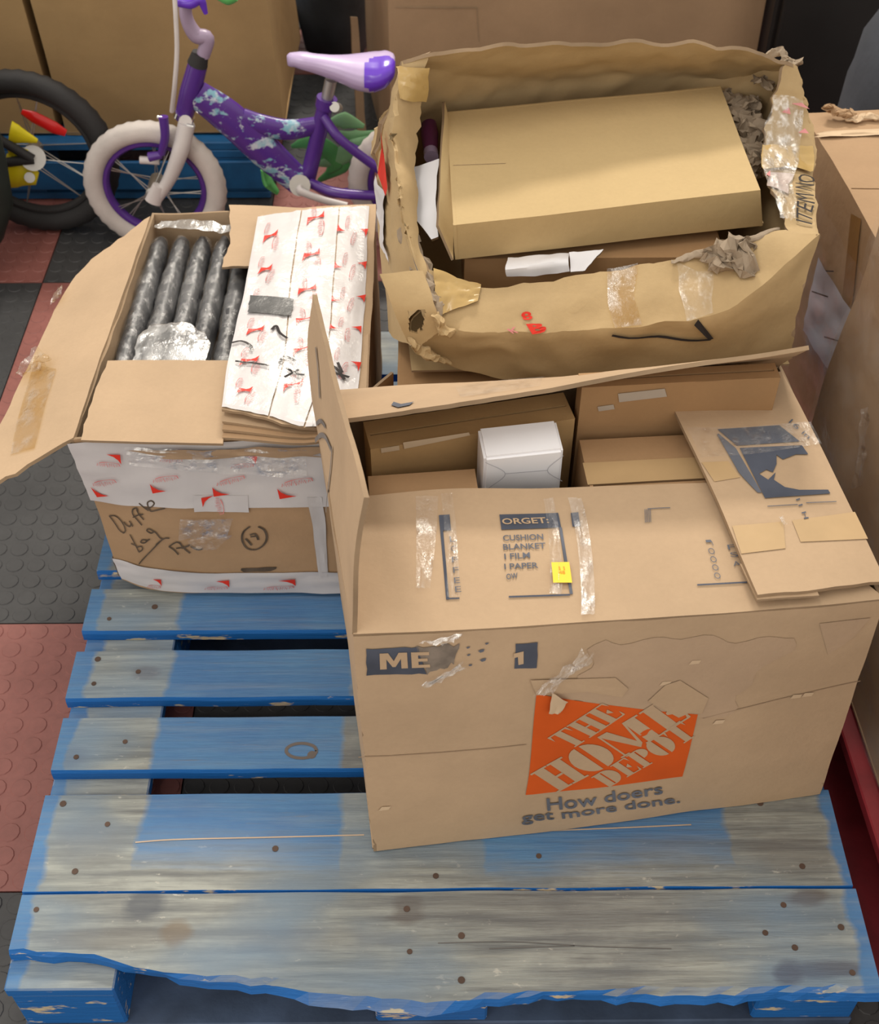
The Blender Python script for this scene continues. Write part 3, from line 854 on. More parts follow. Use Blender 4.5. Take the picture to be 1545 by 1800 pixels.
# ---- print on the right flap: drawing of a carton
rp = lambda x, y: (1230 + x / 6.18, 720 + y / 6.18)
RFLAP.poly('box_drawing', [rp(400, 400), rp(1085, 355), rp(860, 178), rp(190, 222)], INK, hd, off=.0014)
RFLAP.poly('box_drawing', [rp(625, 910), rp(670, 910), rp(390, 430), rp(200, 268), rp(185, 280), rp(420, 690), rp(480, 760)][::-1], INK2, hd, off=.0014)
RFLAP.poly('box_drawing', [rp(705, 970), rp(1415, 920), rp(1390, 878), rp(1080, 880), rp(920, 850), rp(800, 770), rp(820, 690), rp(740, 770), rp(640, 705), rp(720, 660), rp(790, 690), rp(830, 600), rp(830, 500), rp(900, 550), rp(1040, 495), rp(1175, 495), rp(1105, 395), rp(430, 425)], INK, hd, off=.0014)
for q in ([rp(730, 1060), rp(1060, 1040)], [rp(1150, 1022), rp(1480, 1008)]):
    RFLAP.line('dimension_line', q, .0011, INK2, hd)
RFLAP.text('dimension_lettering', 'H 11', [rp(1180, 1190), rp(1080, 970), rp(1040, 985), rp(1130, 1200)], INK2, hd, bold=.01)
RFLAP.text('dimension_lettering', '16 in', [rp(960, 150), rp(1170, 330), rp(1210, 300), rp(1000, 110)], INK2, hd, bold=.0)
RFLAP.patch('tan_tape_strip', [f2(905, 1015), f2(1110, 990), f2(1100, 865), f2(862, 885)], HD_TAPE, hd, off=.001)
RFLAP.patch('tan_tape_strip', [f2(1180, 960), f2(1540, 940), f2(1480, 815), f2(1140, 860)], HD_TAPE, hd, off=.001)
RFLAP.patch('clear_tape_strip', [f2(720, 570), f2(1330, 500), f2(1260, 400), f2(650, 430)], CLEAR, hd, off=.002)
RFLAP.patch('tan_tape_strip', [f2(780, 680), f2(900, 660), f2(845, 585), f2(720, 590)], HD_TAPE, hd, off=.0008)
RFLAP.patch('clear_tape_strip', [f2(1095, 890), f2(1115, 890), f2(1092, 852), f2(1075, 855)], TAPEWHITE, hd, off=.003, wav=.003)
# marks on the standing left flap, the rear flap
for q, w_ in (([(575, 900), (580, 850), (586, 785)], .0045), ([(557, 610), (561, 650), (564, 700)], .006), ([(556, 860), (553, 820), (556, 790)], .0045), ([(556, 775), (570, 765), (584, 790)], .006), ([(558, 745), (566, 740), (574, 750)], .005)):
    LFLAP.line('printed_mark', q, w_, FADED, hd, off=.0016)
REARF.poly('printed_mark', [(688, 714), (700, 718), (720, 714), (728, 708), (705, 712), (692, 708)], INK2, hd, off=.0014)
REARF.patch('clear_tape_strip', [(810, 700), (950, 680), (945, 662), (800, 682)], CLEAR, hd, off=.0016)

# ---- cartons packed in the moving box
def inbox(name, label, cat, x0, x1, y0, y1, z0, z1, ang, mat, tape=None, group=None, seam='x', seed=0.0, tilt=0.0):
    c = Vector(((x0 + x1) / 2, (y0 + y1) / 2, 0))
    b = [V3(x0, y0, z0), V3(x1, y0, z0), V3(x1, y1, z0), V3(x0, y1, z0)]
    t = [V3(x0, y0, z1), V3(x1, y0, z1), V3(x1, y1, z1 + tilt), V3(x0, y1, z1 + tilt)]
    return closed_carton(name, label, cat, rotz(b, ang, c), rotz(t, ang, c), mat, .0008, tape, group, seam, .03, seed=seed)
ZB = PZ + .008
ca = inbox('packed_carton', 'brown carton with pale label strip, leaning under the slanted rear flap of the orange-logo box', 'carton', -.078, .166, 1.064, 1.112, ZB, .574, math.radians(12), K_PK1, seed=1)
ca['front'].patch('paper_label', [(710, 788), (826, 764), (824, 752), (708, 775)], plain('faint_label', (.55, .43, .30), .6), ca['root'], nu=4, nv=1)
ca['front'].patch('paper_label', [(670, 795), (702, 790), (701, 782), (669, 787)], plain('faint_label', (.55, .43, .30), .6), ca['root'], nu=2, nv=1)
cb = inbox('packed_carton', 'narrow brown carton squeezed beside the white packet in the orange-logo box', 'carton', -.070, .054, .925, 1.030, ZB, .545, math.radians(5), K_PK2, seed=2)
ce = inbox('packed_carton', 'brown carton with tan tape between the shut flaps of the orange-logo box', 'carton', .180, .405, .935, 1.088, ZB, .548, math.radians(4), K_PK2, seed=3)
ce['top2'].patch('tape', [(1025, 855), (1240, 845), (1225, 805), (1022, 815)], HD_TAPE, ce['root'])
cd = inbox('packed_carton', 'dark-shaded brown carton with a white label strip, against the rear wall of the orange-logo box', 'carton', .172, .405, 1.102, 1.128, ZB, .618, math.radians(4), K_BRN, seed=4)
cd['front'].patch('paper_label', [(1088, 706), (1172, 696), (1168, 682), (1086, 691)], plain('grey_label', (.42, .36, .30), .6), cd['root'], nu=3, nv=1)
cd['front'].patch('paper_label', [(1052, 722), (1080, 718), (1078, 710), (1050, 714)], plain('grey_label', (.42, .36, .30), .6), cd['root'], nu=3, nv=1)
# white packet
wp = thing('white_packet', (.11, 1.04, .40), 'small white folded-paper packet box inside the orange-logo box', 'packet')
a0, a1 = P(851, 806, y=1.012), P(991, 791, y=1.018)
dn = Vector((0, 0, -.19)); bk = Vector((-.006, .046, .006))
pb = [a0 + dn, a1 + dn, a1 + dn + bk, a0 + dn + bk]; pt = [a0, a1, a1 + bk, a0 + bk]
bm = bmesh.new()
vs = [bm.verts.new(p) for p in pb + pt]
for f in hexa(range(8))[1]: bm.faces.new([vs[i] for i in f])
bmesh.ops.bevel(bm, geom=bm.edges[:], offset=.003, segments=2, affect='EDGES')
bm.verts.index_update()
mesh_obj('packet_body', [v.co.copy() for v in bm.verts], [tuple(v.index for v in f.verts) for f in bm.faces], WHITE, wp)
bm.free()
wf = Sheet([[pb[0], pb[1]], [pt[0], pt[1]]], smooth=False)
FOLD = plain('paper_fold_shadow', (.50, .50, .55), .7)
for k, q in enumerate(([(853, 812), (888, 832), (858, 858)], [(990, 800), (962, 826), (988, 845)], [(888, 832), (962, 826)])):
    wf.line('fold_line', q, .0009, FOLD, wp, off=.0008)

# ------------------------------------------------------------------ carton with printed white tape (duffle bags)
db = [V3(-.474, 1.192, PZ + .005), V3(-.088, 1.186, PZ + .005), V3(-.088, 1.735, PZ + .005), V3(-.462, 1.735, PZ + .005)]
dt = [P(126, 772, z=.450), V3(-.086, 1.196, .452), P(658, 372, z=.450), P(268, 374, z=.450)]
duf = thing('shipping_carton', (-.28, 1.46, PZ), 'open carton wound with white red-printed tape and black handwriting', 'carton')
dr0, dr2 = ring4(*db), ring4(*dt)
dr0['front'] = [db[0] + Vector((.016, .008, .016)), db[0] + Vector((.07, -.003, .001)), db[0].lerp(db[1], .5) + Vector((0, -.004, 0)), db[1]]
dr0['left'] = [db[3], db[0].lerp(db[3], .4), db[0] + Vector((.016, .008, .016))]
dr1 = {k: [a.lerp(b, .5) for a, b in zip(dr0[k], [interp(dr2[k], i / (len(dr0[k]) - 1), False) for i in range(len(dr0[k]))])] for k in dr0}
dr2 = {k: [interp(dr2[k], i / (len(dr0[k]) - 1), False) for i in range(len(dr0[k]))] for k in dr0}
dr1['front'] = [p + Vector((0, -.006 if 0 < i < 3 else 0, 0)) for i, p in enumerate(dr1['front'])]
DP = ring_panels(duf, [dr0, dr1, dr2], K_RED, amp=.003, freq=9, crease=.002, inner=K_HD)
Sheet([[db[3] + V3(.01, -.01, .004), db[2] + V3(-.01, -.01, .004)], [db[0] + V3(.03, .03, .004), db[1] + V3(-.01, .02, .004)]], smooth=False).build('base_panel', K_RED, duf, .003, 2, 2)
DF = DP['front']

def smear2d():
    """lens shaped run of small blurred letters, too smeared to read"""
    pts = []
    n = 26
    for k in range(n + 1):
        t = k / n
        h = .42 * math.sin(math.pi * (.15 + .8 * t)) ** .7
        pts.append((t, .45 + (h if k % 2 else -h) * (.75 + .25 * math.sin(k * 2.3))))
    pts += [(.97, .80), (.80, .93), (.55, .99), (.30, .93), (.12, .80)]
    V, Fc = [], []
    for i, (x, y) in enumerate(pts):
        a, b = pts[max(i - 1, 0)], pts[min(i + 1, len(pts) - 1)]
        dx, dy = b[0] - a[0], (b[1] - a[1]) * .3
        d = math.hypot(dx, dy) or 1
        w = .016 + .008 * math.sin(i * 1.7)
        V += [(x - dy / d * w, y + dx / d * w * 3.2), (x + dy / d * w, y - dx / d * w * 3.2)]
    for i in range(len(pts) - 1):
        a = 2 * i; Fc.append((a, a + 1, a + 3, a + 2))
    return V, Fc

def logo_prints(s, tape, spots, po=.0032):
    """red corner wedges with a line of small slanted red writing; spots are (u, v, flip, size_m, rot)"""
    lu, lv = s.size()
    tv, tf = smear2d()
    for (u, v, flip, sz, rot) in spots:
        c, sn = math.cos(rot), math.sin(rot)
        def put(x, y, off):
            x *= flip[0]; y *= flip[1]
            x, y = x * c - y * sn, x * sn + y * c
            return s.at(u + x * sz / lu, v + y * sz / lv, off)
        w = [(-.5, -.5), (-.05, -.5), (-.28, -.40), (-.42, -.25), (-.5, -.08)]
        f = tuple(range(5))
        mesh_obj('red_wedge_print', [put(x, y, po) for x, y in w], [f if flip[0] * flip[1] > 0 else f[::-1]], REDINK, tape, smooth=False)
        V2 = []
        for (x, y) in tv:
            xx, yy = -.36 + x * .80, -.12 + y * .26
            if flip[0] < 0: xx = -xx
            if flip[1] < 0: yy = -yy
            V2.append(put(xx, yy, po))
        mesh_obj('red_lettering', V2, tf, plain('faded_red_ink', (.56, .20, .20), .7, vary=.25, spec=.2), tape, smooth=False)

def tape_strip(s, quad, parent, spots, off=.0016, uvq=False, wav=.0015, nu=30, nv=8, rag=.0):
    t = s.patch('printed_tape', quad, WHITE_TAPE, parent, off=off, uvq=uvq, wav=wav, nu=nu, nv=nv, raggedq=rag)
    logo_prints(s, t, spots, off + wav * 1.5 + .0006)
    return t
U = lambda px, py: DF.uv(px, py)
def sp(px, py, flip, sz, rot=0.0): return (*DF.uv(px, py), flip, sz, rot)
tape_strip(DF, [(-.012, .60), (1.0, .60), (1.0, .985), (-.012, .985)], duf,
           [sp(183, 845, (1, 1), .050, .25), sp(290, 838, (1, 1), .045, .25), sp(404, 842, (1, 1), .045, .25), sp(520, 844, (1, 1), .045, .25), sp(190, 812, (-1, -1), .040, 0), sp(300, 805, (-1, -1), .036, 0), sp(425, 815, (-1, -1), .036, 0)], uvq=True, wav=.003, nu=40, nv=10, off=.001)
tape_strip(DF, [(.012, .02), (1.0, .005), (1.0, .155), (-.005, .175)], duf,
           [sp(270, 1028, (-1, -1), .038, .1), sp(378, 1030, (-1, -1), .038, .1), sp(487, 1030, (-1, -1), .038, .1)], uvq=True, wav=.002, nu=40)
tape_strip(DF, [(342, 897), (438, 898), (436, 868), (340, 868)], duf, [sp(385, 884, (1, 1), .040, -1.3)], nu=8, nv=4, off=.003, wav=.001)
tape_strip(DF, [(562, 1012), (578, 1012), (566, 872), (540, 872)], duf, [], nu=4, nv=12)
DL = DP['left']
tape_strip(DL, [(0, .60), (1.0, .60), (1.0, .985), (0, .985)], duf, [(.2 + .16 * k, .72, (1, 1), .045, 0) for k in range(5)], uvq=True, off=.001)
tape_strip(DL, [(0, .0), (1.0, .02), (1.0, .17), (0, .16)], duf, [(.2 + .16 * k, .1, (1, 1), .04, 0) for k in range(5)], uvq=True)
# handwriting
hw = lambda x, y: (170 + x / 4.682, 860 + y / 4.682)
strk = [
    [(105, 212), (150, 270), (190, 330), (225, 355)], [(105, 212), (160, 215), (215, 270), (238, 330), (225, 355)],
    [(225, 262), (250, 290), (275, 300), (285, 275), (270, 255)], [(285, 275), (300, 300)],
    [(375, 290), (340, 250), (300, 200), (300, 160), (330, 150), (340, 180)], [(300, 225), (345, 205), (385, 200)], [(390, 245), (350, 200), (330, 160)],
    [(350, 108), (400, 150), (430, 170)], [(405, 150), (450, 140), (475, 110), (450, 88), (420, 105), (430, 150), (450, 175), (500, 165), (565, 150)],
    [(275, 365), (300, 410), (330, 470), (350, 510)], [(330, 470), (370, 465), (378, 490), (350, 512)], [(285, 440), (330, 460)],
    [(420, 415), (380, 410), (365, 430), (395, 435), (425, 412), (440, 405)],
    [(480, 345), (430, 320), (415, 335), (450, 355), (480, 345), (520, 390), (545, 405)], [(545, 405), (500, 440), (490, 455)],
    [(600, 395), (540, 410), (430, 520), (350, 610)],
    [(595, 465), (640, 495), (675, 532)], [(595, 465), (655, 430), (690, 440)], [(655, 480), (720, 470), (770, 450)], [(680, 430), (720, 480), (770, 520)], [(775, 465), (830, 490), (870, 485)],
    [(700, 480), (760, 460)],
    [(1260, 300), (1205, 350), (1200, 420), (1240, 480), (1310, 490), (1375, 450), (1400, 390), (1380, 330), (1330, 300)],
    [(1225, 400), (1250, 425), (1275, 455)], [(1260, 370), (1300, 360), (1320, 385), (1330, 410)], [(1265, 385), (1310, 380)],
]
for q in strk:
    mesh_obj('pen_stroke', *strokes(DF, [[hw(*p) for p in q]], .0026, .0018), MARKER, duf, smooth=False)
DF.patch('stencil_mark', [(425, 1005), (480, 1003), (482, 996), (428, 998)], MARKER, duf, off=.001, nu=4, nv=2, raggedq=.2)
DF.patch('clear_tape', [(315, 944), (400, 940), (410, 908), (318, 908)], TAPEWHITE, duf, off=.004, wav=.004)
DF.patch('clear_tape', [(340, 962), (380, 962), (410, 935), (330, 945)], CLEAR, duf, off=.003, wav=.004)
DF.patch('clear_tape', [(230, 812), (540, 835), (540, 785), (220, 780)], TAPEWHITE, duf, off=.005, wav=.005, nu=30)
DF.patch('tan_tape_strip', [(300, 800), (560, 797), (560, 780), (240, 784)], cardboard('kraft_wrinkled', (.36, .25, .16)), duf, off=.0062, wav=.004, nu=30, nv=4, raggedq=.2)

# flaps of the taped carton
lfl = Sheet([[P(-62, 885, z=.395), P(128, 772, z=.453)], [P(-2, 745, z=.400), P(160, 675, z=.453)], [P(70, 597, z=.402), P(198, 567, z=.453)], [P(118, 503, z=.405), P(232, 470, z=.453)], [P(158, 455, z=.412), P(266, 374, z=.453)]], .002, 8, .002)
lfl.obj = lfl.build('flap', K_HD, duf, .005, ragged={'u0': .05, 'v1': .03, 'v0': .02})
TAPEPULL = film('peeled_tape', .14, rough=.3, bscale=40, bstr=.8, tintamt=.07, tint=(.88, .80, .62))
lfl.patch('clear_tape', [(20, 800), (62, 790), (100, 650), (62, 640)], TAPEPULL, duf, off=.002, nu=6, nv=14)
lfl.patch('clear_tape', [(22, 672), (75, 660), (98, 640), (70, 618)], TAPEPULL, duf, off=.004, nu=8, nv=6, wav=.01)
lfl.patch('clear_tape', [(88, 545), (112, 530), (118, 508), (100, 520)], TAPEPULL, duf, off=.004, nu=5, nv=5, wav=.01)
ffl = Sheet([[P(136, 772, z=.456), P(270, 778, z=.458), P(392, 781, z=.458)], [P(160, 700, z=.458), P(280, 702, z=.461), P(400, 705, z=.461)], [P(186, 633, z=.458), P(295, 632, z=.462), P(415, 634, z=.462)]], .0012, 8)
ffl.obj = ffl.build('flap', K_HD, duf, .004, ragged={'u0': .03})
bfl = Sheet([[P(386, 470, z=.461), P(440, 468, z=.461), P(620, 470, z=.461)], [P(402, 420, z=.460), P(470, 418, z=.461), P(640, 420, z=.460)], [P(398, 362, z=.458), P(470, 362, z=.457), P(658, 372, z=.455)]], .0015, 9, .001)
bfl.obj = bfl.build('flap', K_HD, duf, .004, ragged={'u0': .05, 'v0': .03})
# stacked flap plies below the taped long flap
for k, (dz, dy) in enumerate(((.000, 8), (.006, 0), (.011, -7))):
    s_ = Sheet([[P(390, 768 - 14 * k, z=.461 + dz), P(545, 778 - 9 * k, z=.459 + dz * .6), V3(-.088, 1.215, .456 + dz * .4)], [P(412, 660, z=.463 + dz), P(540, 660, z=.460 + dz * .6), V3(-.088, 1.40, .456 + dz * .4)]], .0012, 9)
    s_.build('flap_layer', K_RED if k < 2 else K_HD, duf, .004)
tfl = Sheet([[P(388, 722, z=.484), P(470, 738, z=.481), P(537, 757, z=.476), V3(-.086, 1.205, .458)],
             [P(407, 610, z=.482), P(500, 612, z=.480), P(580, 612, z=.474), V3(-.086, 1.375, .458)],
             [P(432, 500, z=.480), P(510, 498, z=.478), P(590, 498, z=.472), V3(-.086, 1.55, .458)],
             [P(455, 378, z=.472), P(530, 366, z=.472), P(600, 362, z=.468), V3(-.088, 1.735, .458)]], .0018, 9, .0012)
tfl.obj = tfl.build('flap', K_HD, duf, .004, ragged={'v0': .015})
# four lengths of printed tape side by side on the long flap
random.seed(21)
for k in range(3):
    u0, u1 = (.0, .345, .655)[k], (.335, .645, .93)[k]
    spots = []
    n = 6
    for i in range(n):
        v = .05 + (i + (.5 if k % 2 else .1)) / n * .93
        spots.append((u0 + (u1 - u0) * .55, min(v, .97), ((-1, -1), (1, 1), (-1, 1))[k], .042, (1.45, -1.5, 1.5)[k] + random.uniform(-.15, .15)))
        spots.append((u0 + (u1 - u0) * .30, min(v + .07, .97), ((1, 1), (-1, -1), (1, -1))[k], .034, (1.45, -1.5, 1.5)[k]))
    tape_strip(tfl, [(u0, .012), (u1, .012), (u1, .985), (u0, .985)], duf, spots, uvq=True, wav=.0018, nu=10, nv=40, off=.0012)
tfl.patch('clear_tape', [(.02, .02), (.9, .02), (.9, .98), (.02, .98)], film('gloss_over_tape', .05, rough=.3, bscale=22, bstr=.8, tintamt=.0), duf, uvq=True, off=.0046, wav=.002, nu=30, nv=40)
tfl.patch('black_tape', [(436, 553), (512, 560), (517, 530), (440, 524)], BLACKTAPE, duf, off=.005, nu=8, nv=4, raggedq=.06)
for q in [[(408, 608), (425, 605), (440, 612), (443, 620)], [(414, 640), (440, 643), (475, 648)], [(490, 645), (500, 632), (520, 640)], [(478, 585), (486, 578), (492, 590), (505, 600)], [(503, 652), (520, 662), (535, 664)], [(500, 668), (525, 655)], [(578, 645), (592, 655), (604, 672)], [(585, 660), (612, 668)], [(592, 642), (600, 660)]]:
    mesh_obj('pen_stroke', *strokes(tfl, [q], .004, .0055), BLACKINK, duf, smooth=False)
DR = DP['right']

# contents: rolled black bags in clear plastic
for k in range(6):
    r = .0150
    p0 = V3(-.442 + .036 * k, 1.222, .415); p1 = V3(-.432 + .034 * k, 1.700, .413)
    if k == 5: p1.y = 1.60
    pts = [p0.lerp(p1, t) for t in (0, .06, .2, .4, .6, .8, .94, 1)]
    root = thing('rolled_bag', (p0.lerp(p1, .5).x, p0.lerp(p1, .5).y, .395),
                 ('rolled black bag in clear plastic, next to the outspread flap of the taped carton', 'rolled black bag in clear plastic, second in from the outspread flap', 'rolled black bag in clear plastic, third in from the outspread flap', 'rolled black bag in clear plastic, fourth in from the outspread flap', 'rolled black bag in clear plastic, partly under the torn back flap', 'rolled black bag tucked beside the white printed tape')[k], 'bag', 'black bags in the taped carton')
    for nm, mat, rr, sd in (('bag_roll', BLACKBAG, r, 3.0), ('plastic_wrap', WRAP, r + .0022, 8.0)):
        V, Fc = tube(pts, [rr * .55, rr * .9, rr, rr * .97, rr, rr * .98, rr * .9, rr * .5], n=30, sub=14, flat=(1, 1.35))
        V = [v + noise.noise_vector(v * 22 + Vector((sd * k, sd, 0))) * .0022 + noise.noise_vector(Vector((v.x * 60, v.y * 45, v.z * 60)) + Vector((sd, k, 0))) * .0022 + noise.noise_vector(v * 130 + Vector((k, sd, 0))) * .0009 for v in V]
        mesh_obj(nm, V, Fc, mat, root)
# crumpled loose plastic by the plain flap
pf = Sheet([[P(232, 640, z=.447), P(300, 640, z=.453), P(366, 640, z=.447)], [P(246, 600, z=.451), P(305, 592, z=.458), P(366, 600, z=.449)], [P(262, 572, z=.444), P(310, 566, z=.450), P(360, 584, z=.442)]], .006, 26, .008)
o = pf.build('plastic_film', film('crumpled_plastic', .26, rough=.2, bscale=40, bstr=1.0, tintamt=.28), None, .0006, 20, 12)
tag(o, 'crumpled clear plastic film lying over the black bags beside the plain flap', 'plastic film')
pf = Sheet([[P(270, 402, z=.440), P(340, 405, z=.444), P(412, 408, z=.442)], [P(282, 384, z=.446), P(345, 386, z=.449), P(414, 392, z=.446)]], .006, 26, .006)
o = pf.build('plastic_film', film('crumpled_plastic', .26, rough=.2, bscale=40, bstr=1.0, tintamt=.28), None, .0006, 20, 8)
tag(o, 'bunched strip of clear plastic film along the far ends of the black bags', 'plastic film')

# ------------------------------------------------------------------ brown carton below, crushed open carton on it
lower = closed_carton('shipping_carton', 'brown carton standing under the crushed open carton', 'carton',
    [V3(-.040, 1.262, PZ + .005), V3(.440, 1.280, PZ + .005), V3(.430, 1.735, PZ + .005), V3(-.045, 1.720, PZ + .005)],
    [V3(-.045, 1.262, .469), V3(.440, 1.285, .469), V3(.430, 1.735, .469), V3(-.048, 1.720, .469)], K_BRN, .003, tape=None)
up = Sheet([[V3(-.078, 1.255, PZ + .002), V3(-.048, 1.30, PZ + .002)], [V3(-.080, 1.262, .47), V3(-.052, 1.302, .468)]], .002, 8)
o = up.build('cardboard_sheet', K_BRN, None, .004)
tag(o, 'upright strip of brown cardboard wedged beside the white-taped carton', 'cardboard')

cr_root = thing('crushed_carton', (.19, 1.5, .475), 'crushed open carton with torn rim, tan tape and red marks on top of brown carton', 'carton')
FY = 1.268
f_bot = [P(722, 606, y=FY + .004), P(790, 640, y=FY), P(890, 664, y=FY), P(1010, 676, y=FY), P(1150, 672, y=FY), P(1290, 655, y=FY + .01), P(1392, 622, y=FY + .03)]
for p in f_bot: p.z = max(p.z, .4775)
f_bel = [P(742, 590, y=FY - .004), P(800, 612, y=FY - .006), P(890, 626, y=FY - .005), P(1000, 630, y=FY - .004), P(1130, 622, y=FY - .004), P(1290, 596, y=FY + .005), P(1412, 520, y=FY + .03)]
f_fol = [P(772, 562, y=FY + .006), P(815, 582, y=FY - .010), P(889, 591, y=FY - .014), P(1000, 588, y=FY - .014), P(1120, 575, y=FY - .012), P(1300, 540, y=FY - .002), P(1440, 410, y=FY + .05)]
f_rim = [P(755, 470, y=FY + .07), P(850, 500, y=FY + .055), P(960, 490, y=FY + .06), P(1067, 472, y=FY + .065), P(1160, 456, y=FY + .07), P(1250, 440, y=FY + .075), P(1378, 402, y=FY + .085)]
r_bot = [f_bot[-1], V3(.455, 1.45, .4775), V3(.462, 1.62, .4775), V3(.455, 1.745, .4775)]
r_bel = [f_bel[-1], V3(.480, 1.45, .540), V3(.490, 1.62, .560), V3(.475, 1.752, .570)]
r_fol = [f_fol[-1], P(1434, 300, z=.635), P(1430, 205, z=.672), P(1404, 118, z=.726)]
r_rim = [f_rim[-1], P(1338, 300, z=.655), P(1345, 200, z=.685), P(1385, 108, z=.738)]
b_top = [r_rim[-1], P(1300, 79, y=1.650), P(1120, 72, y=1.630), P(900, 76, y=1.592), P(766, 92, y=1.565)]
b_fol = [r_fol[-1], *[Vector((p.x, p.y + .09, p.z - .09)) for p in b_top[1:4]], P(704, 108, z=.770)]
b_bot = [r_bot[-1], V3(.30, 1.738, .4775), V3(.19, 1.73, .4775), V3(.08, 1.72, .4775), V3(-.058, 1.70, .4775)]
b_bel = [r_bel[-1], V3(.30, 1.752, .575), V3(.19, 1.745, .575), V3(.08, 1.72, .575), V3(-.085, 1.67, .590)]
l_bot = [b_bot[-1], V3(-.062, 1.62, .4775), V3(-.060, 1.50, .4775), V3(-.058, 1.38, .4775), f_bot[0]]
l_bel = [b_bel[-1], P(660, 230, z=.575), P(660, 320, z=.565), P(672, 450, z=.545), f_bel[0]]
l_fol = [b_fol[-1], P(690, 220, z=.715), P(704, 330, z=.680), P(712, 400, z=.650), f_fol[0]]
l_rim = [b_top[-1], P(748, 210, z=.690), P(738, 300, z=.660), P(735, 400, z=.635), f_rim[0]]
rings = [dict(front=f_bot, right=r_bot, back=b_bot, left=l_bot), dict(front=f_bel, right=r_bel, back=b_bel, left=l_bel),
         dict(front=f_fol, right=r_fol, back=b_fol, left=l_fol), dict(front=f_rim, right=r_rim, back=b_top, left=l_rim)]
CP = ring_panels(cr_root, rings, K_YEL, t=.005, amp=.0035, freq=11, crease=.009, cell=.008, seed=3.0, vsmooth=False, hole=[(717, 550), (748, 544), (744, 583), (721, 588)],
                 ragged={'front': {'v1': .02}, 'left': {'v1': .10}, 'right': {'v1': .06}, 'back': {'v1': .015}})
cb_ = [f_bot[0], f_bot[-1], r_bot[-1], b_bot[-1]]
Sheet([[cb_[3] + V3(0, 0, .002), cb_[2] + V3(0, 0, .002)], [V3(cb_[0].x, FY + .02, .481), V3(cb_[1].x, FY + .03, .481)]], smooth=False).build('base_panel', K_YEL, cr_root, .003, 3, 3)
CF, CR_, CB, CL = CP['front'], CP['right'], CP['back'], CP['left']
def crumple(name, a, b, r, mat, parent, seed, flat=(1, .6), n=18):
    pts = [Vector(a).lerp(Vector(b), t) for t in (0, .15, .35, .55, .75, .9, 1)]
    V, Fc = tube(pts, [r * .3, r * .8, r * 1.05, r * .9, r, r * .75, r * .25], n=n, sub=4, flat=flat)
    V = [v + noise.noise_vector(v * 55 + Vector((seed, 0, seed))) * r * .8 + noise.noise_vector(v * 150 + Vector((seed, 5, 0))) * r * .55 for v in V]
    return mesh_obj(name, V, Fc, mat, parent, smooth=False)
# torn corner flap hanging over on the left
hang = Sheet([[P(716, 602, y=1.246), P(742, 606, y=1.246), P(774, 585, y=1.250)], [P(690, 542, y=1.262), P(724, 540, y=1.262), P(764, 535, y=1.262)], [P(667, 480, y=1.290), P(700, 478, y=1.296), P(742, 476, y=1.300)]], .002, 14, .003)
hang.obj = hang.build('torn_flap', K_YEL, cr_root, .004, nu=26, nv=34, ragged={'v0': .04, 'u0': .03}, hole=[(717, 550), (748, 544), (744, 583), (721, 588)])
crumple('torn_paper', P(720, 600, y=1.242), P(772, 634, y=1.250), .008, K_YEL, cr_root, 7.0, (1, .5))
crumple('torn_paper', P(762, 556, y=1.252), P(792, 592, y=1.250), .009, K_YEL, cr_root, 8.0, (1, .6))
# rims: crumpled rolls of torn paper skin
crumple('torn_paper', P(1240, 462, y=FY + .055), P(1318, 440, y=FY + .065), .021, K_GREY, cr_root, 1.0, (1, .8))
crumple('torn_paper', P(1346, 92, z=.736), P(1386, 96, z=.736), .008, K_GREY, cr_root, 2.0)
crumple('torn_paper', P(1330, 150, z=.690), P(1402, 110, z=.700), .016, K_GREY, cr_root, 3.0, (1, .5))
crumple('torn_paper', P(706, 388, z=.622), P(768, 555, y=FY + .004), .012, K_GREY, cr_root, 4.0)
crumple('torn_paper', P(722, 612, y=FY - .012), P(790, 642, y=FY - .012), .007, K_YEL, cr_root, 5.0, (1, .5))
crumple('torn_paper', P(1180, 462, y=FY + .062), P(1370, 403, y=FY + .085), .006, K_GREY, cr_root, 6.0)
# prints and tape on the crushed carton
CF.vr, CR_.vr, CL.vr = (.667, 1.0), (.672, 1.0), (.667, 1.0)
c3 = lambda x, y: (640 + x / 2.813, 60 + y / 2.813)
c4 = lambda x, y: (1100 + x / 2.813, 60 + y / 2.813)
CF.patch('tan_tape_strip', [c3(380, 1400), c3(560, 1330), c3(600, 1160), c3(330, 1110)], YELLOW_TAPE, cr_root, off=.0025, nu=12, nv=12, wav=.003)
CF.patch('clear_tape', [c3(1240, 1455), c4(80, 1440), c4(60, 1130), c3(1200, 1160)], TAPEPULL, cr_root, off=.002, nu=8, nv=14)
CF.patch('clear_tape', [c4(300, 1420), c4(430, 1380), c4(430, 1180), c4(250, 1130)], CLEAR, cr_root, off=.002, nu=8, nv=10)
CF.text('red_stamp', '8', [c3(790, 1425), c3(840, 1415), c3(820, 1370), c3(770, 1382)], REDINK, cr_root, off=.003, bold=.03)
CF.text('red_stamp', 'B', [c3(830, 1490), c3(905, 1470), c3(880, 1425), c3(800, 1440)], REDINK, cr_root, off=.003, bold=.04)
CF.text('red_stamp', 'K', [c3(730, 1490), c3(765, 1480), c3(755, 1450), c3(705, 1465)], plain('faded_red_ink', (.58, .16, .16), .7), cr_root, off=.003)
CF.vr = (.3, .667)
V, Fc = strokes(CF, [[c4(-70, 1478), c4(200, 1490), c4(420, 1498)], [c4(420, 1498), c4(345, 1425)]], .0035, .004)
mesh_obj('printed_triangle', V, Fc, BLACKINK, cr_root, smooth=False)
CF.vr = (.667, 1.0)
CR_.text('printed_lettering', 'ITEM NO', [(1428, 400), (1434, 312), (1404, 308), (1398, 392)], BLACKINK, cr_root, off=.004, bold=.0)
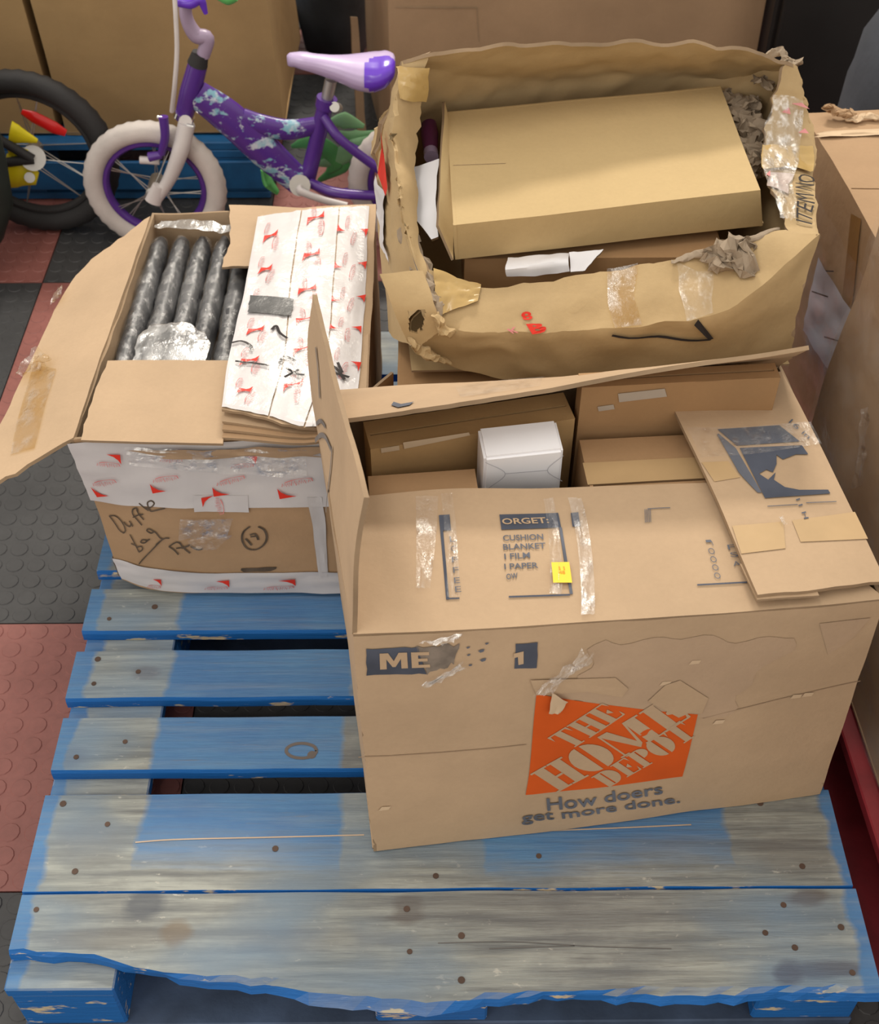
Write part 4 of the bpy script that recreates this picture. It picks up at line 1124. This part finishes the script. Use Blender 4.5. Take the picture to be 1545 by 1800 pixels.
CR_.patch('tan_tape_strip', [c4(660, 680), c4(930, 690), c4(915, 560), c4(640, 560)], YELLOW_TAPE, cr_root, off=.004, nu=10, nv=8, wav=.002)
CR_.patch('clear_tape', [c4(670, 900), c4(840, 940), c4(870, 330), c4(700, 300)], TAPEWHITE, cr_root, off=.004, nu=16, nv=40, wav=.005)
CR_.patch('white_label', [c4(690, 760), c4(800, 800), c4(830, 700), c4(700, 690)], plain('pinkish_label', (.50, .40, .36), .4), cr_root, off=.003, nu=6, nv=6)
for q in ([(760, 400), (800, 410), (790, 370)], [(840, 500), (890, 505), (870, 480)], [(800, 350), (900, 380), (860, 345)], [(680, 720), (705, 730), (700, 700)]):
    CR_.poly('red_mark', [c4(*p) for p in q], PINKINK, cr_root, off=.008)
CL.vr = (.36, .66)
CL.patch('white_tape_strip', [c3(65, 1150), c3(130, 1150), c3(105, 820), c3(62, 700)], WHITE_TAPE, cr_root, off=.003, nu=6, nv=20, wav=.002)
CL.poly('red_print', [c3(100, 480), c3(78, 580), c3(85, 690), c3(125, 800), c3(135, 760), c3(118, 600)], REDINK, cr_root, off=.0055)
CL.vr = (.667, 1.0)
CL.patch('tan_tape_strip', [c3(170, 320), c3(300, 330), c3(325, 160), c3(150, 170)], YELLOW_TAPE, cr_root, off=.003, nu=10, nv=10, wav=.003)
CL.text('printed_lettering', '12', [c3(205, 1160), c3(180, 1070), c3(165, 1090), c3(190, 1170)], INK2, cr_root, off=.004, bold=0)

# contents of the crushed carton
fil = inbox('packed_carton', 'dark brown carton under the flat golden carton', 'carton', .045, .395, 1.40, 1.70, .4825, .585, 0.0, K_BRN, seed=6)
g_t = [P(797, 396, z=.655), P(1337, 334, z=.660), P(1266, 151, z=.672), P(786, 197, z=.668)]
FLb, FRb = P(801, 456, y=g_t[0].y + .004), P(1341, 396, y=g_t[1].y + .004)
th = (FLb.z - g_t[0].z, FRb.z - g_t[1].z)
g_b = [FLb, FRb, g_t[2] + V3(.002, -.002, th[1]), g_t[3] + V3(0, -.002, th[0])]
gold = closed_carton('flat_carton', 'flat golden kraft carton lying in the crushed carton', 'carton', g_b, g_t, K_INN, .0012, None, cell=.02)
# one-piece lid on the flat carton instead of a seam
for o in [o for o in gold['root'].children if o.name.startswith('top_flap')]: bpy.data.objects.remove(o)
lid = Sheet([[g_t[0], g_t[1]], [g_t[3], g_t[2]]], .0012, 5, smooth=False)
lid.build('lid', K_INN, gold['root'], .004, edge=K_INN)
lid.line('lid_crease', [c3(440, 650), c3(700, 640)], .0008, K_EDGE, gold['root'], off=.0005)
sf = Sheet([[P(770, 392, z=.640), P(798, 455, z=.605)], [P(776, 285, z=.668), P(795, 330, z=.652)], [P(781, 178, z=.684), P(787, 200, z=.668)]], .002, 12)
sf.build('end_flap', K_INN, gold['root'], .004, ragged={'u0': .06})
# white wrapping paper pieces, plum coloured thing, crumpled kraft paper
wpz = Sheet([[P(757, 418, z=.615), P(771, 412, z=.618)], [P(722, 365, z=.628), P(766, 350, z=.640)], [P(712, 298, z=.640), P(768, 280, z=.655)]], .004, 16, .003)
o = wpz.build('wrapping_paper', WHITE, None, .006, 10, 14); tag(o, 'curled white paper standing at the torn side of the crushed carton', 'paper')
crumple_o = Sheet([[P(889, 484, z=.588), P(945, 484, z=.588), P(1002, 478, z=.588)], [P(886, 468, z=.602), P(945, 464, z=.604), P(1002, 458, z=.602)], [P(892, 452, z=.598), P(945, 448, z=.600), P(1000, 444, z=.598)]], .003, 20, .003)
o = crumple_o.build('wrapping_paper', WHITE, None, .008, 16, 8); tag(o, 'white paper roll poking out below the flat golden carton', 'paper')
cz = Sheet([[P(1004, 478, z=.590), P(1030, 474, z=.592)], [P(1000, 442, z=.604), P(1062, 436, z=.606)]], .003, 24, .004)
o = cz.build('wrapping_paper', WHITE, None, .004, 8, 8); tag(o, 'folded white paper tip next to the white paper roll', 'paper')
V, Fc = tube([P(752, 205, z=.635), P(755, 235, z=.632), P(757, 268, z=.628)], [.010, .013, .010], n=14)
root = thing('plum_bottle', P(755, 240, z=.60), 'plum coloured bottle tucked in the torn corner of the crushed carton', 'bottle')
mesh_obj('bottle_body', V, Fc, PURPLE_ITEM, root)
mesh_obj('bottle_base', *tube([P(757, 266, z=.628), P(758, 276, z=.627)], .0105, n=14), LILAC, root)
for k, (a, b, r) in enumerate((((1275, 172, .655), (1330, 190, .655), .016), ((1285, 195, .645), (1335, 240, .640), .020), ((1300, 240, .630), (1335, 300, .630), .018))):
    o = crumple('kraft_paper', P(a[0], a[1], z=a[2]), P(b[0], b[1], z=b[2]), r, K_GREY, None, 10.0 + k, (1, .7))
    tag(o, ('twisted grey kraft paper at the far end of the flat golden carton', 'crumpled grey kraft paper wad at the side of the golden carton', 'dark kraft paper wad below the shiny taped rim')[k], 'paper')

# ------------------------------------------------------------------ right: red pallet with wrapped cartons
RA = math.radians(2.2)
def R(x, y, z):
    """frame of the red pallet: origin at its near left corner region"""
    c, s = math.cos(RA), math.sin(RA)
    x0, y0 = .556, .75
    return Vector((x0 + x * c - (y - y0) * s, y0 + x * s + (y - y0) * c, z))
def rbox(x0, x1, y0, y1, z0, z1, bev=.002):
    V, Fc = boxm(x0, x1, y0, y1, z0, z1, bev)
    return [R(*v) for v in V], Fc
rp_ = thing('wooden_pallet', R(.5, 1.1, 0), 'dark red painted pallet beneath the wrapped cartons', 'pallet')
for k in range(7):
    mesh_obj('deck_board', *rbox(.0 + k * .155, .10 + k * .155, .50, 1.72, PZ - .019, PZ), REDWOOD, rp_, smooth=False)
for yb in (.50, 1.04, 1.58):
    mesh_obj('stringer_board', *rbox(.006, 1.03, yb, yb + .14, PZ - .038, PZ - .0195), REDWOOD, rp_, smooth=False)
    for xb in (.012, .44, .89):
        mesh_obj('block', *rbox(xb, xb + .14, yb, yb + .14, .0175, PZ - .0385), REDWOOD, rp_, smooth=False)
for xb in (-.004, .44, .89):
    mesh_obj('bottom_board', *rbox(xb, xb + .12, .50, 1.72, .001, .017), REDWOOD, rp_, smooth=False)
near = closed_carton('wrapped_carton', 'large brown carton in stretch wrap on the red pallet beside the orange-logo box', 'carton',
    [R(.022, .56, PZ + .006), R(.60, .56, PZ + .006), R(.60, 1.36, PZ + .006), R(.022, 1.36, PZ + .006)],
    [R(.030, .56, .68), R(.60, .56, .68), R(.60, 1.37, .68), R(.050, 1.38, .68)], K_BG2, .005, YELLOW_TAPE, freq=6)
near['left'].patch('stretch_wrap', [(0, .02), (1, .02), (1, .98), (0, .98)], STRETCH, near['root'], uvq=True, off=.004, nu=40, nv=24, wav=.005)
near['left'].patch('clear_tape', [(1512, 860), (1532, 850), (1541, 715), (1530, 720)], TAPEWHITE, near['root'], off=.009, nu=6, nv=20, wav=.004)  # pale crinkled patch standing in for glints on the stretch wrap, no tape
far = closed_carton('wrapped_carton', 'tan carton with paper sheet on its side, on the red pallet beside the crushed carton', 'carton',
    [R(.10, 1.40, PZ + .006), R(.62, 1.40, PZ + .006), R(.62, 1.86, PZ + .006), R(.085, 1.86, PZ + .006)],
    [R(.115, 1.40, .545), R(.62, 1.40, .545), R(.62, 1.87, .540), R(.098, 1.87, .540)], K_RED, .004, None, freq=6)
FLs = far['left']
pp = FLs.patch('paper_sheet', [(1415, 580), (1492, 698), (1511, 560), (1442, 452)], PAPER_BLUE, far['root'], off=.003, nu=10, nv=12, wav=.003)
for q in ([(1433, 512), (1462, 522)], [(1455, 592), (1490, 602)], [(1455, 476), (1472, 477)]):
    FLs.line('printed_line', q, .0022, BLACKINK, pp, off=.006)
FLs.patch('tan_tape_strip', [(1478, 560), (1496, 560), (1516, 385), (1498, 375)], plain('brown_tape', (.25, .13, .035), .35, bumpy=.3), far['root'], off=.002, nu=4, nv=12)
FLs.patch('stretch_wrap', [(0, .0), (1, .0), (1, .85), (0, .85)], STRETCH, far['root'], uvq=True, off=.006, nu=24, nv=18, wav=.005)
for k, t_ in enumerate((far['top2'], )):
    t_.patch('tan_tape_strip', [(0.0, .62), (.5, .64), (.5, .72), (0.0, .70)], K_PALE, far['root'], uvq=True, off=.002, wav=.003, raggedq=.1)
    crumple('torn_paper', P(1450, 192, z=.556), P(1500, 197, z=.556), .012, K_RED, far['root'], 21.0, (1, .5))
    crumple('torn_paper', P(1485, 208, z=.548), P(1545, 206, z=.548), .008, K_PALE, far['root'], 22.0, (1, .4))
far['top1'].patch('clear_tape', [(.15, .1), (.22, .1), (.25, .95), (.18, .95)], TAPEWHITE, far['root'], uvq=True, off=.003, wav=.003)

# ------------------------------------------------------------------ background pallet, boxes, dark furniture
bp = thing('wooden_pallet', (-.9, 2.9, 0), 'blue pallet on the floor behind the purple bicycle', 'pallet')
def bb(name, *a, m=BLUEWOOD): return mesh_obj(name, *boxm(*a), m, bp, smooth=False)
for y0 in (2.49, 2.66, 2.83, 3.0, 3.17, 3.34): bb('deck_board', -1.52, -.365, y0, y0 + .12, .123, PZ)
for x0 in (-1.52, -1.01, -.505):
    bb('stringer_board', x0, x0 + .14, 2.49, 3.46, .104, .1225)
    for y0 in (2.492, 2.90, 3.32): bb('block', x0 + .002, x0 + .138, y0, y0 + .138, .0175, .1035)
for y0 in (2.49, 2.90, 3.32): bb('bottom_board', -1.52, -.365, y0, y0 + .14, .001, .017)
bb('front_plank', -1.50, -.37, 2.480, 2.4885, .03, .10)
xM0, xM1 = P(97, 150, y=2.53).x, P(490, 200, y=2.53).x
xL1 = P(88, 120, y=2.53).x
K_BGd = K_BG
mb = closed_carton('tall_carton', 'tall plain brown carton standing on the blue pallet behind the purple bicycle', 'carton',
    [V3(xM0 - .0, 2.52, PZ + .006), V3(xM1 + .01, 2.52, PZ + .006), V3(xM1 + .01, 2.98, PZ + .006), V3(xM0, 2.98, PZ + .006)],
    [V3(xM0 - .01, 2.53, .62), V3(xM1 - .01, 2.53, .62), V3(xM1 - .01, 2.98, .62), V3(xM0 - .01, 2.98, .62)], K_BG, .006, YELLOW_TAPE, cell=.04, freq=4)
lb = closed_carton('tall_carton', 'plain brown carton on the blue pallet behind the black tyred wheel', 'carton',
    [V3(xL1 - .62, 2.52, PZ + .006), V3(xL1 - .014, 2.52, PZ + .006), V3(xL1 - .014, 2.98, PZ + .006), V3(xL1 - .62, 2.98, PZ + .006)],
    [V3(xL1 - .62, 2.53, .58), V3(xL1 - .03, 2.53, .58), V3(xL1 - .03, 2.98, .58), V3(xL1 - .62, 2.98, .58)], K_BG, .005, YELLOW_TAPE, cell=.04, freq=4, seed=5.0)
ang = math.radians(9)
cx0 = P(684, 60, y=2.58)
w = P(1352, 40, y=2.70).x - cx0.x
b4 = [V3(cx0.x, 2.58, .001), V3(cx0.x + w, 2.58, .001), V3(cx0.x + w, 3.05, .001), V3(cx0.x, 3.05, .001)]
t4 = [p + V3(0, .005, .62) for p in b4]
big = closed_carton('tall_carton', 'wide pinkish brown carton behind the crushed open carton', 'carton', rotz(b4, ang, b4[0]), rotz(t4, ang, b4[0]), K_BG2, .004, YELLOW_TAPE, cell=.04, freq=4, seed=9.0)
big['front'].line('score_line', [(695, 12), (840, 13)], .003, K_EDGE, big['root'], off=.001)
big['front'].line('score_line', [(838, 12), (842, 72)], .002, K_EDGE, big['root'], off=.001)
bx = P(1362, 60, y=2.62).x
blk = thing('black_cabinet', (bx + .55, 2.95, 0), 'black lacquered cabinet standing behind the stacked cartons', 'cabinet')
mesh_obj('cabinet_body', *boxm(bx, bx + 1.1, 2.66, 3.2, .05, 1.25, .006), DARKSHINE, blk, smooth=False)
for k in range(2):
    d = mesh_obj('door', *boxm(bx + .012 + k * .55, bx + .54 + k * .55, 2.636, 2.658, .07, 1.23, .004), DARKSHINE, blk, smooth=False)
    mesh_obj('handle', *boxm(bx + (.50 if k == 0 else .57), bx + (.512 if k == 0 else .582), 2.62, 2.636, .6, .75, .002), DARKSHINE, d, smooth=False)
mesh_obj('plinth', *boxm(bx + .02, bx + 1.08, 2.70, 3.18, .001, .05, .002), DARKSHINE, blk, smooth=False)
def sack(name, c, rx, ry, rz, mat, seed, label, cat, n=24, amp=.10):
    V, Fc = [], []
    m = 14
    c = Vector(c)
    for j in range(m + 1):
        t = math.pi * j / m
        for i in range(n):
            a = 2 * math.pi * i / n
            d = Vector((math.sin(t) * math.cos(a), math.sin(t) * math.sin(a), -math.cos(t)))
            k = 1 + amp * noise.noise(d * 2.2 + Vector((seed, 0, 0))) + amp * .5 * noise.noise(d * 6 + Vector((seed, 3, 0)))
            V.append(c + Vector((d.x * rx, d.y * ry, max(d.z, -.72) * rz)) * k if d.z > -.72 else c + Vector((d.x * rx * k, d.y * ry * k, -.72 * rz)))
    for j in range(m):
        for i in range(n):
            a = j * n + i; b = j * n + (i + 1) % n
            Fc.append((a, b, b + n, a + n))
    o = mesh_obj(name, V, Fc, mat)
    return tag(o, label, cat)
sack('dark_sack', (-.245, 3.25, .27), .115, .16, .375, DARKCLOTH, 2.0, 'tall dark grey sack between the two brown cartons behind the seat', 'sack')
p = P(1545, 165, y=2.22)
sack('dark_sack', (p.x + .05, 2.25, .25), .11, .14, .345, plain('blue_grey_cloth', (.055, .062, .078), .85, bumpy=.4), 6.0, 'blue grey sack in front of the black cabinet', 'sack')
st_ = Sheet([[P(621, 110, y=2.75), P(638, 110, y=2.76)], [P(616, 30, y=2.75), P(628, 30, y=2.76)]], .003, 9)
st_.rows[0][0].z = st_.rows[0][1].z = .002
o = st_.build('cardboard_sheet', K_HD, None, .004); tag(o, 'narrow pale cardboard strip leaning beside the dark grey sack', 'cardboard')
# dark bin at the far left
bnx = P(22, 240, y=2.2).x - .010
bn = thing('dark_tub', (bnx - .22, 2.2, 0), 'dark green black rounded plastic tub next to the black tyred wheel', 'tub')
V, Fc = [], []
prof = [(.085, .001), (.10, .015), (.16, .09), (.200, .17), (.210, .26), (.215, .40), (.212, .43), (.19, .48), (.12, .525), (.03, .538)]
n = 28
for r_, z_ in prof:
    for k in range(n):
        a = 2 * math.pi * k / n
        V.append((bnx - .225 + r_ * math.cos(a), 2.2 + r_ * .35 * math.sin(a), z_))
for j in range(len(prof) - 1):
    for k in range(n): Fc.append((j * n + k, j * n + (k + 1) % n, (j + 1) * n + (k + 1) % n, (j + 1) * n + k))
Fc.append(tuple((len(prof) - 1) * n + k for k in range(n)))
mesh_obj('tub_body', V, Fc, DARKGREEN, bn)
V, Fc = [], []
N1 = 36
for k in range(N1):
    a = 2 * math.pi * k / N1
    for dr, dz in ((.0, -.008), (.007, -.004), (.007, .004), (0, .008)):
        V.append((bnx - .225 + (.213 + dr) * math.cos(a), 2.2 + (.213 + dr) * .35 * math.sin(a), 0.405 + dz))
for k in range(N1):
    for q in range(4):
        a = k * 4 + q; b = k * 4 + (q + 1) % 4; c_ = ((k + 1) % N1) * 4
        Fc.append((a, c_ + q, c_ + (q + 1) % 4, b))
mesh_obj('tub_rim', V, Fc, DARKGREEN, bn)

# ------------------------------------------------------------------ bicycles
def torus(c, R_, r, ax='y', n=56, m=14, tilt=0.0, squash=1.0, tread=0.0, tn=40):
    V, Fc = [], []
    c = Vector(c)
    M = Matrix.Rotation(tilt, 3, 'Z')
    for i in range(n):
        a = 2 * math.pi * i / n
        rad = Vector((math.cos(a), 0, math.sin(a)))
        for k in range(m):
            t = 2 * math.pi * k / m
            rr = r * (1 + (tread if (i % 2 and math.cos(t) > .3) else 0))
            V.append(c + M @ (rad * (R_ + rr * math.cos(t)) + Vector((0, rr * squash * math.sin(t), 0))))
    for i in range(n):
        for k in range(m):
            a = i * m + k; b = i * m + (k + 1) % m; a2 = ((i + 1) % n) * m
            Fc.append((a, a2 + k, a2 + (k + 1) % m, b))
    return V, Fc

def wheel(root, c, Rt, rt, tyre, rimm, hubm, ns, tilt=0.0, spm=STEEL):
    c = Vector(c)
    wl = mesh_obj('tyre', *torus(c, Rt - rt, rt, n=80, tilt=tilt, tread=.10), tyre, root)
    V, Fc = torus(c, Rt - 2 * rt - .003, .0085, n=56, m=10, tilt=tilt, squash=1.25)
    mesh_obj('rim', V, Fc, rimm, root)
    M = Matrix.Rotation(tilt, 3, 'Z')
    mesh_obj('hub', *tube([c + M @ V3(0, -.034, 0), c + M @ V3(0, -.03, 0), c + M @ V3(0, .03, 0), c + M @ V3(0, .034, 0)], [.010, .016, .016, .010], n=14, smooth=False), hubm, root)
    for k in range(ns):
        a = 2 * math.pi * k / ns + .2; s_ = 1 if k % 2 else -1
        a2 = a + .35 * (1 if (k // 2) % 2 else -1)
        mesh_obj('spoke', *tube([c + M @ V3(.012 * math.cos(a), .024 * s_, .012 * math.sin(a)), c + M @ V3((Rt - 2 * rt) * math.cos(a2), .002 * s_, (Rt - 2 * rt) * math.sin(a2))], .0012, n=5), spm, root)
    return wl

BY = 2.30
def B(px, py, dy=0.0): return P(px, py, y=BY + dy)
bike = thing('bicycle', (-.30, BY, 0), 'small purple and white childrens bicycle with lilac saddle', 'bicycle')
fw_l, fw_r = B(156, 330), B(391, 330)
fc = V3((fw_l.x + fw_r.x) / 2, BY, .1475)
wheel(bike, fc, .1475, .021, CREAM_RUBBER, PURPLE, STEEL, 20)
rc = V3(-.025, BY + .01, .1475)
wheel(bike, rc, .1475, .021, CREAM_RUBBER, PURPLE, STEEL, 20)
def splash_paint():
    m, nt, b = newmat('purple_paint_with_floral_decal')
    co = objco(nt)
    n = noise_n(nt, mapping(nt, co, (22, 22, 30)), 1, 4, .6)
    n2 = noise_n(nt, co, 60, 3)
    msk = ramp(nt, n, .55, .60)
    c = mixc(nt, ramp(nt, n2, .4, .6), (.55, .58, .66), (.20, .42, .52))
    L(nt, mixc(nt, msk, (.085, .028, .24), c), b.inputs['Base Color'])
    b.inputs['Roughness'].default_value = .25
    return m
DECAL = splash_paint()
def part(name, mat, pts, r, n=14, flat=None, parent=None, sub=6, smooth=True):
    return mesh_obj(name, *tube(pts, r, n=n, flat=flat, sub=sub, smooth=smooth), mat, parent or bike)
part('head_tube', PURPLE, [B(348, 112), B(335, 160), B(323, 204)], [.019, .021, .018])
part('headset', RUBBER, [B(352, 94), B(347, 113)], [.016, .020])
part('headset_ring', CHROME, [B(325, 200), B(322, 208)], .021)
part('down_tube', DECAL, [B(345, 165), B(400, 205), B(470, 270), B(528, 322)], [.030, .036, .036, .030], flat=(.62, 1))
part('top_tube', DECAL, [B(425, 208), B(460, 220), B(510, 228), B(566, 218)], [.022, .023, .022, .017], flat=(.7, 1))
part('seat_tube', PURPLE, [B(574, 176), B(560, 235), B(540, 318)], .0165)
part('seat_clamp', PURPLE, [B(575, 172), B(572, 188)], .021)
part('clamp_bolt', STEEL, [B(588, 188, -.02), B(594, 190, .02)], .010)
part('seat_post', STEEL, [B(582, 140), B(574, 178)], .012)
for s_ in (-1, 1):
    dy = .045 * s_
    part('seat_stay', PURPLE, [B(568, 205, dy * .4), B(610, 255, dy), V3(rc.x, BY + dy, rc.z)], .0095)
    part('chain_stay', PURPLE, [B(545, 322, dy * .5), B(600, 340, dy), V3(rc.x, BY + dy, rc.z)], .0105)
    part('fork_blade', WHITE_PAINT, [B(328, 218, dy * .55), B(318, 262, dy * .8), B(300, 310, dy * .9), V3(fc.x + .012, BY + dy * .9, fc.z)], [.017, .017, .014, .011])
part('fork_crown', WHITE_PAINT, [B(326, 214, -.026), B(326, 215, 0), B(326, 214, .026)], .013)
part('dropout', WHITE_PAINT, [V3(fc.x + .02, BY - .045, fc.z + .03), V3(fc.x, BY - .045, fc.z - .008)], [.014, .017], flat=(.6, 1))
part('bottom_bracket', STEEL, [B(527, 326, -.045), B(527, 326, .045)], .022)
part('crank_arm', WHITE_PAINT, [B(526, 331, -.052), B(532, 338, -.060), B(570, 352, -.066), B(610, 362, -.070)], [.011, .010, .009, .009], flat=(.7, 1))
part('crank_arm', WHITE_PAINT, [B(522, 326, .052), B(500, 315, .06), B(465, 300, .062)], .009)
# chain guard and pedal in green
leaf = lambda pts, mat, nm: mesh_obj(nm, *tube(pts, [.004] + [.02] * (len(pts) - 2) + [.005], n=12, flat=(.35, 1)), mat, bike)
leaf([B(512, 258, .055), B(545, 250, .06), B(575, 262, .06), B(590, 285, .06), B(575, 305, .06)], GREEN, 'chain_guard')
leaf([B(555, 290, .06), B(590, 280, .06), B(625, 258, .06), B(660, 240, .06)], GREEN2, 'chain_guard')
leaf([B(575, 215, .075), B(605, 212, .08), B(640, 222, .08)], GREEN2, 'chain_guard')
leaf([B(590, 232, .072), B(625, 243, .08), B(668, 232, .08)], GREEN2, 'chain_guard')
leaf([B(545, 300, .065), B(570, 275, .065), B(600, 290, .065), B(560, 318, .065)], GREEN, 'chain_guard')
part('pedal', GREEN, [B(462, 296, .03), B(470, 318, .03), B(488, 338, .03)], [.012, .022, .010], flat=(.45, 1))
# brake, cable, bars
part('brake_arm', PURPLE, [B(287, 205, -.03), B(290, 240, -.034), B(284, 270, -.03)], [.010, .009, .008])
part('brake_arm', PURPLE, [B(284, 272, -.03), B(262, 276, -.03)], [.008, .010])
part('brake_pad', WHITE_PAINT, [B(246, 281, -.012), B(280, 283, -.012)], .008)
part('brake_bolt', CHROME, [B(276, 206, -.03), B(290, 209, -.03)], .004)
part('brake_bolt', CHROME, [B(328, 220, -.03), B(340, 223, -.03)], .004)
part('brake_cable', WHITE_PAINT, [B(306, -20, -.05), B(309, 30, -.055), B(311, 90, -.055), B(307, 150, -.05), B(302, 196, -.03)], .0045, n=8)
part('handlebar_stem', LILAC_METAL, [B(357, 98), B(364, 68), B(345, 62), B(330, 38), B(326, 10), B(335, -40)], [.013, .014, .015, .013, .012, .013])
part('brake_lever', VIOLET, [B(312, 4, -.03), B(335, 6, -.03), B(352, 0, -.03), B(362, 24, -.03)], [.008, .010, .009, .004])
part('handlebar_bell', VIOLET, [B(318, -6, 0), B(348, -8, 0)], [.02, .016])
part('streamer_grip', GREEN, [B(380, -10, -.05), B(400, -4, -.05), B(414, -8, -.05)], [.008, .013, .010])
# saddle
V, Fc = [], []
sp_c = [(505, 105, .006, .009), (518, 104, .017, .012), (560, 112, .022, .017), (600, 120, .034, .022), (635, 125, .052, .027), (665, 123, .058, .026), (686, 116, .045, .019), (694, 112, .02, .010)]
n = 18
for (px, py, hw_, hh) in sp_c:
    c = B(px, py)
    for k in range(n):
        t = 2 * math.pi * k / n
        z = math.sin(t)
        V.append(c + Vector((0, hw_ * math.cos(t), hh * (z if z > 0 else z * 1.2))))
for j in range(len(sp_c) - 1):
    for k in range(n):
        a = j * n + k; b = j * n + (k + 1) % n
        Fc.append((a, b, b + n, a + n))
Fc += [tuple(range(n)), tuple((len(sp_c) - 1) * n + k for k in range(n))]
sad = mesh_obj('saddle', V, Fc, LILAC, bike)
bmx = bmesh.new(); bmx.from_mesh(sad.data); bmesh.ops.recalc_face_normals(bmx, faces=bmx.faces[:])
bmesh.ops.subdivide_edges(bmx, edges=bmx.edges[:], cuts=3, smooth=.8, use_grid_fill=True); bmx.to_mesh(sad.data); bmx.free()
for f in sad.data.polygons: f.use_smooth = True
V, Fc = [], []
so = WORLD[sad.name]
for f in sad.data.polygons:
    cpx = proj(f.center + so)
    if f.normal.y < -.05 and ((cpx[0] - 668) * .8 + (cpx[1] - 130) * .6) ** 2 / 30 ** 2 + (-(cpx[0] - 668) * .6 + (cpx[1] - 130) * .8) ** 2 / 34 ** 2 < 1 and cpx[0] > 640:
        b0 = len(V)
        V += [sad.data.vertices[i].co + so + sad.data.vertices[i].normal * .0012 for i in f.vertices]
        Fc.append(tuple(range(b0, b0 + len(f.vertices))))
if Fc:
    bmx = bmesh.new(); vv = [bmx.verts.new(v) for v in V]
    for q in Fc: bmx.faces.new([vv[i] for i in q])
    bmesh.ops.remove_doubles(bmx, verts=bmx.verts[:], dist=.0003); bmx.verts.index_update()
    mesh_obj('saddle_side_panel', [v.co.copy() for v in bmx.verts], [tuple(v.index for v in q.verts) for q in bmx.faces], VIOLET, sad); bmx.free()

# second bicycle: its black wheel
b2 = thing('bicycle', (-.86, 2.36, 0), 'black tyred bicycle wheel with red reflector and yellow guard beside the dark tub', 'bicycle')
wc = P(60, 285, y=2.37); wc = V3(wc.x, 2.37, .186)
wheel(b2, wc, .184, .0225, RUBBER, RUBBER, STEEL, 18, tilt=math.radians(-4))
part2 = lambda *a, **k: part(*a, parent=b2, **k)
part2('reflector', RED, [P(38, 196, y=2.352), P(60, 206, y=2.352), P(95, 224, y=2.352), P(116, 234, y=2.352)], [.006, .013, .014, .008], flat=(.5, 1))
part2('chain_guard', YELLOW, [P(18, 232, y=2.33), P(30, 236, y=2.33), P(66, 248, y=2.33)], [.026, .022, .005], flat=(.4, 1))
part2('chain_guard', YELLOW, [P(15, 300, y=2.33), P(35, 303, y=2.33), P(66, 314, y=2.33)], [.040, .037, .016], flat=(.4, 1))
part2('chain_guard', YELLOW, [P(15, 264, y=2.33), P(30, 266, y=2.33), P(50, 268, y=2.33)], [.014, .013, .006], flat=(.4, 1))
part2('axle_nut', STEEL, [P(52, 312, y=2.31), P(52, 312, y=2.335)], .011)
part2('sprocket', STEEL, [P(58, 278, y=2.325), P(58, 278, y=2.335)], .026, n=20)
part2('frame_stay', RUBBER, [P(58, 280, y=2.32), P(-10, 240, y=2.32)], .010)
part2('frame_stay', RUBBER, [P(58, 280, y=2.32), P(-10, 288, y=2.32)], .010)
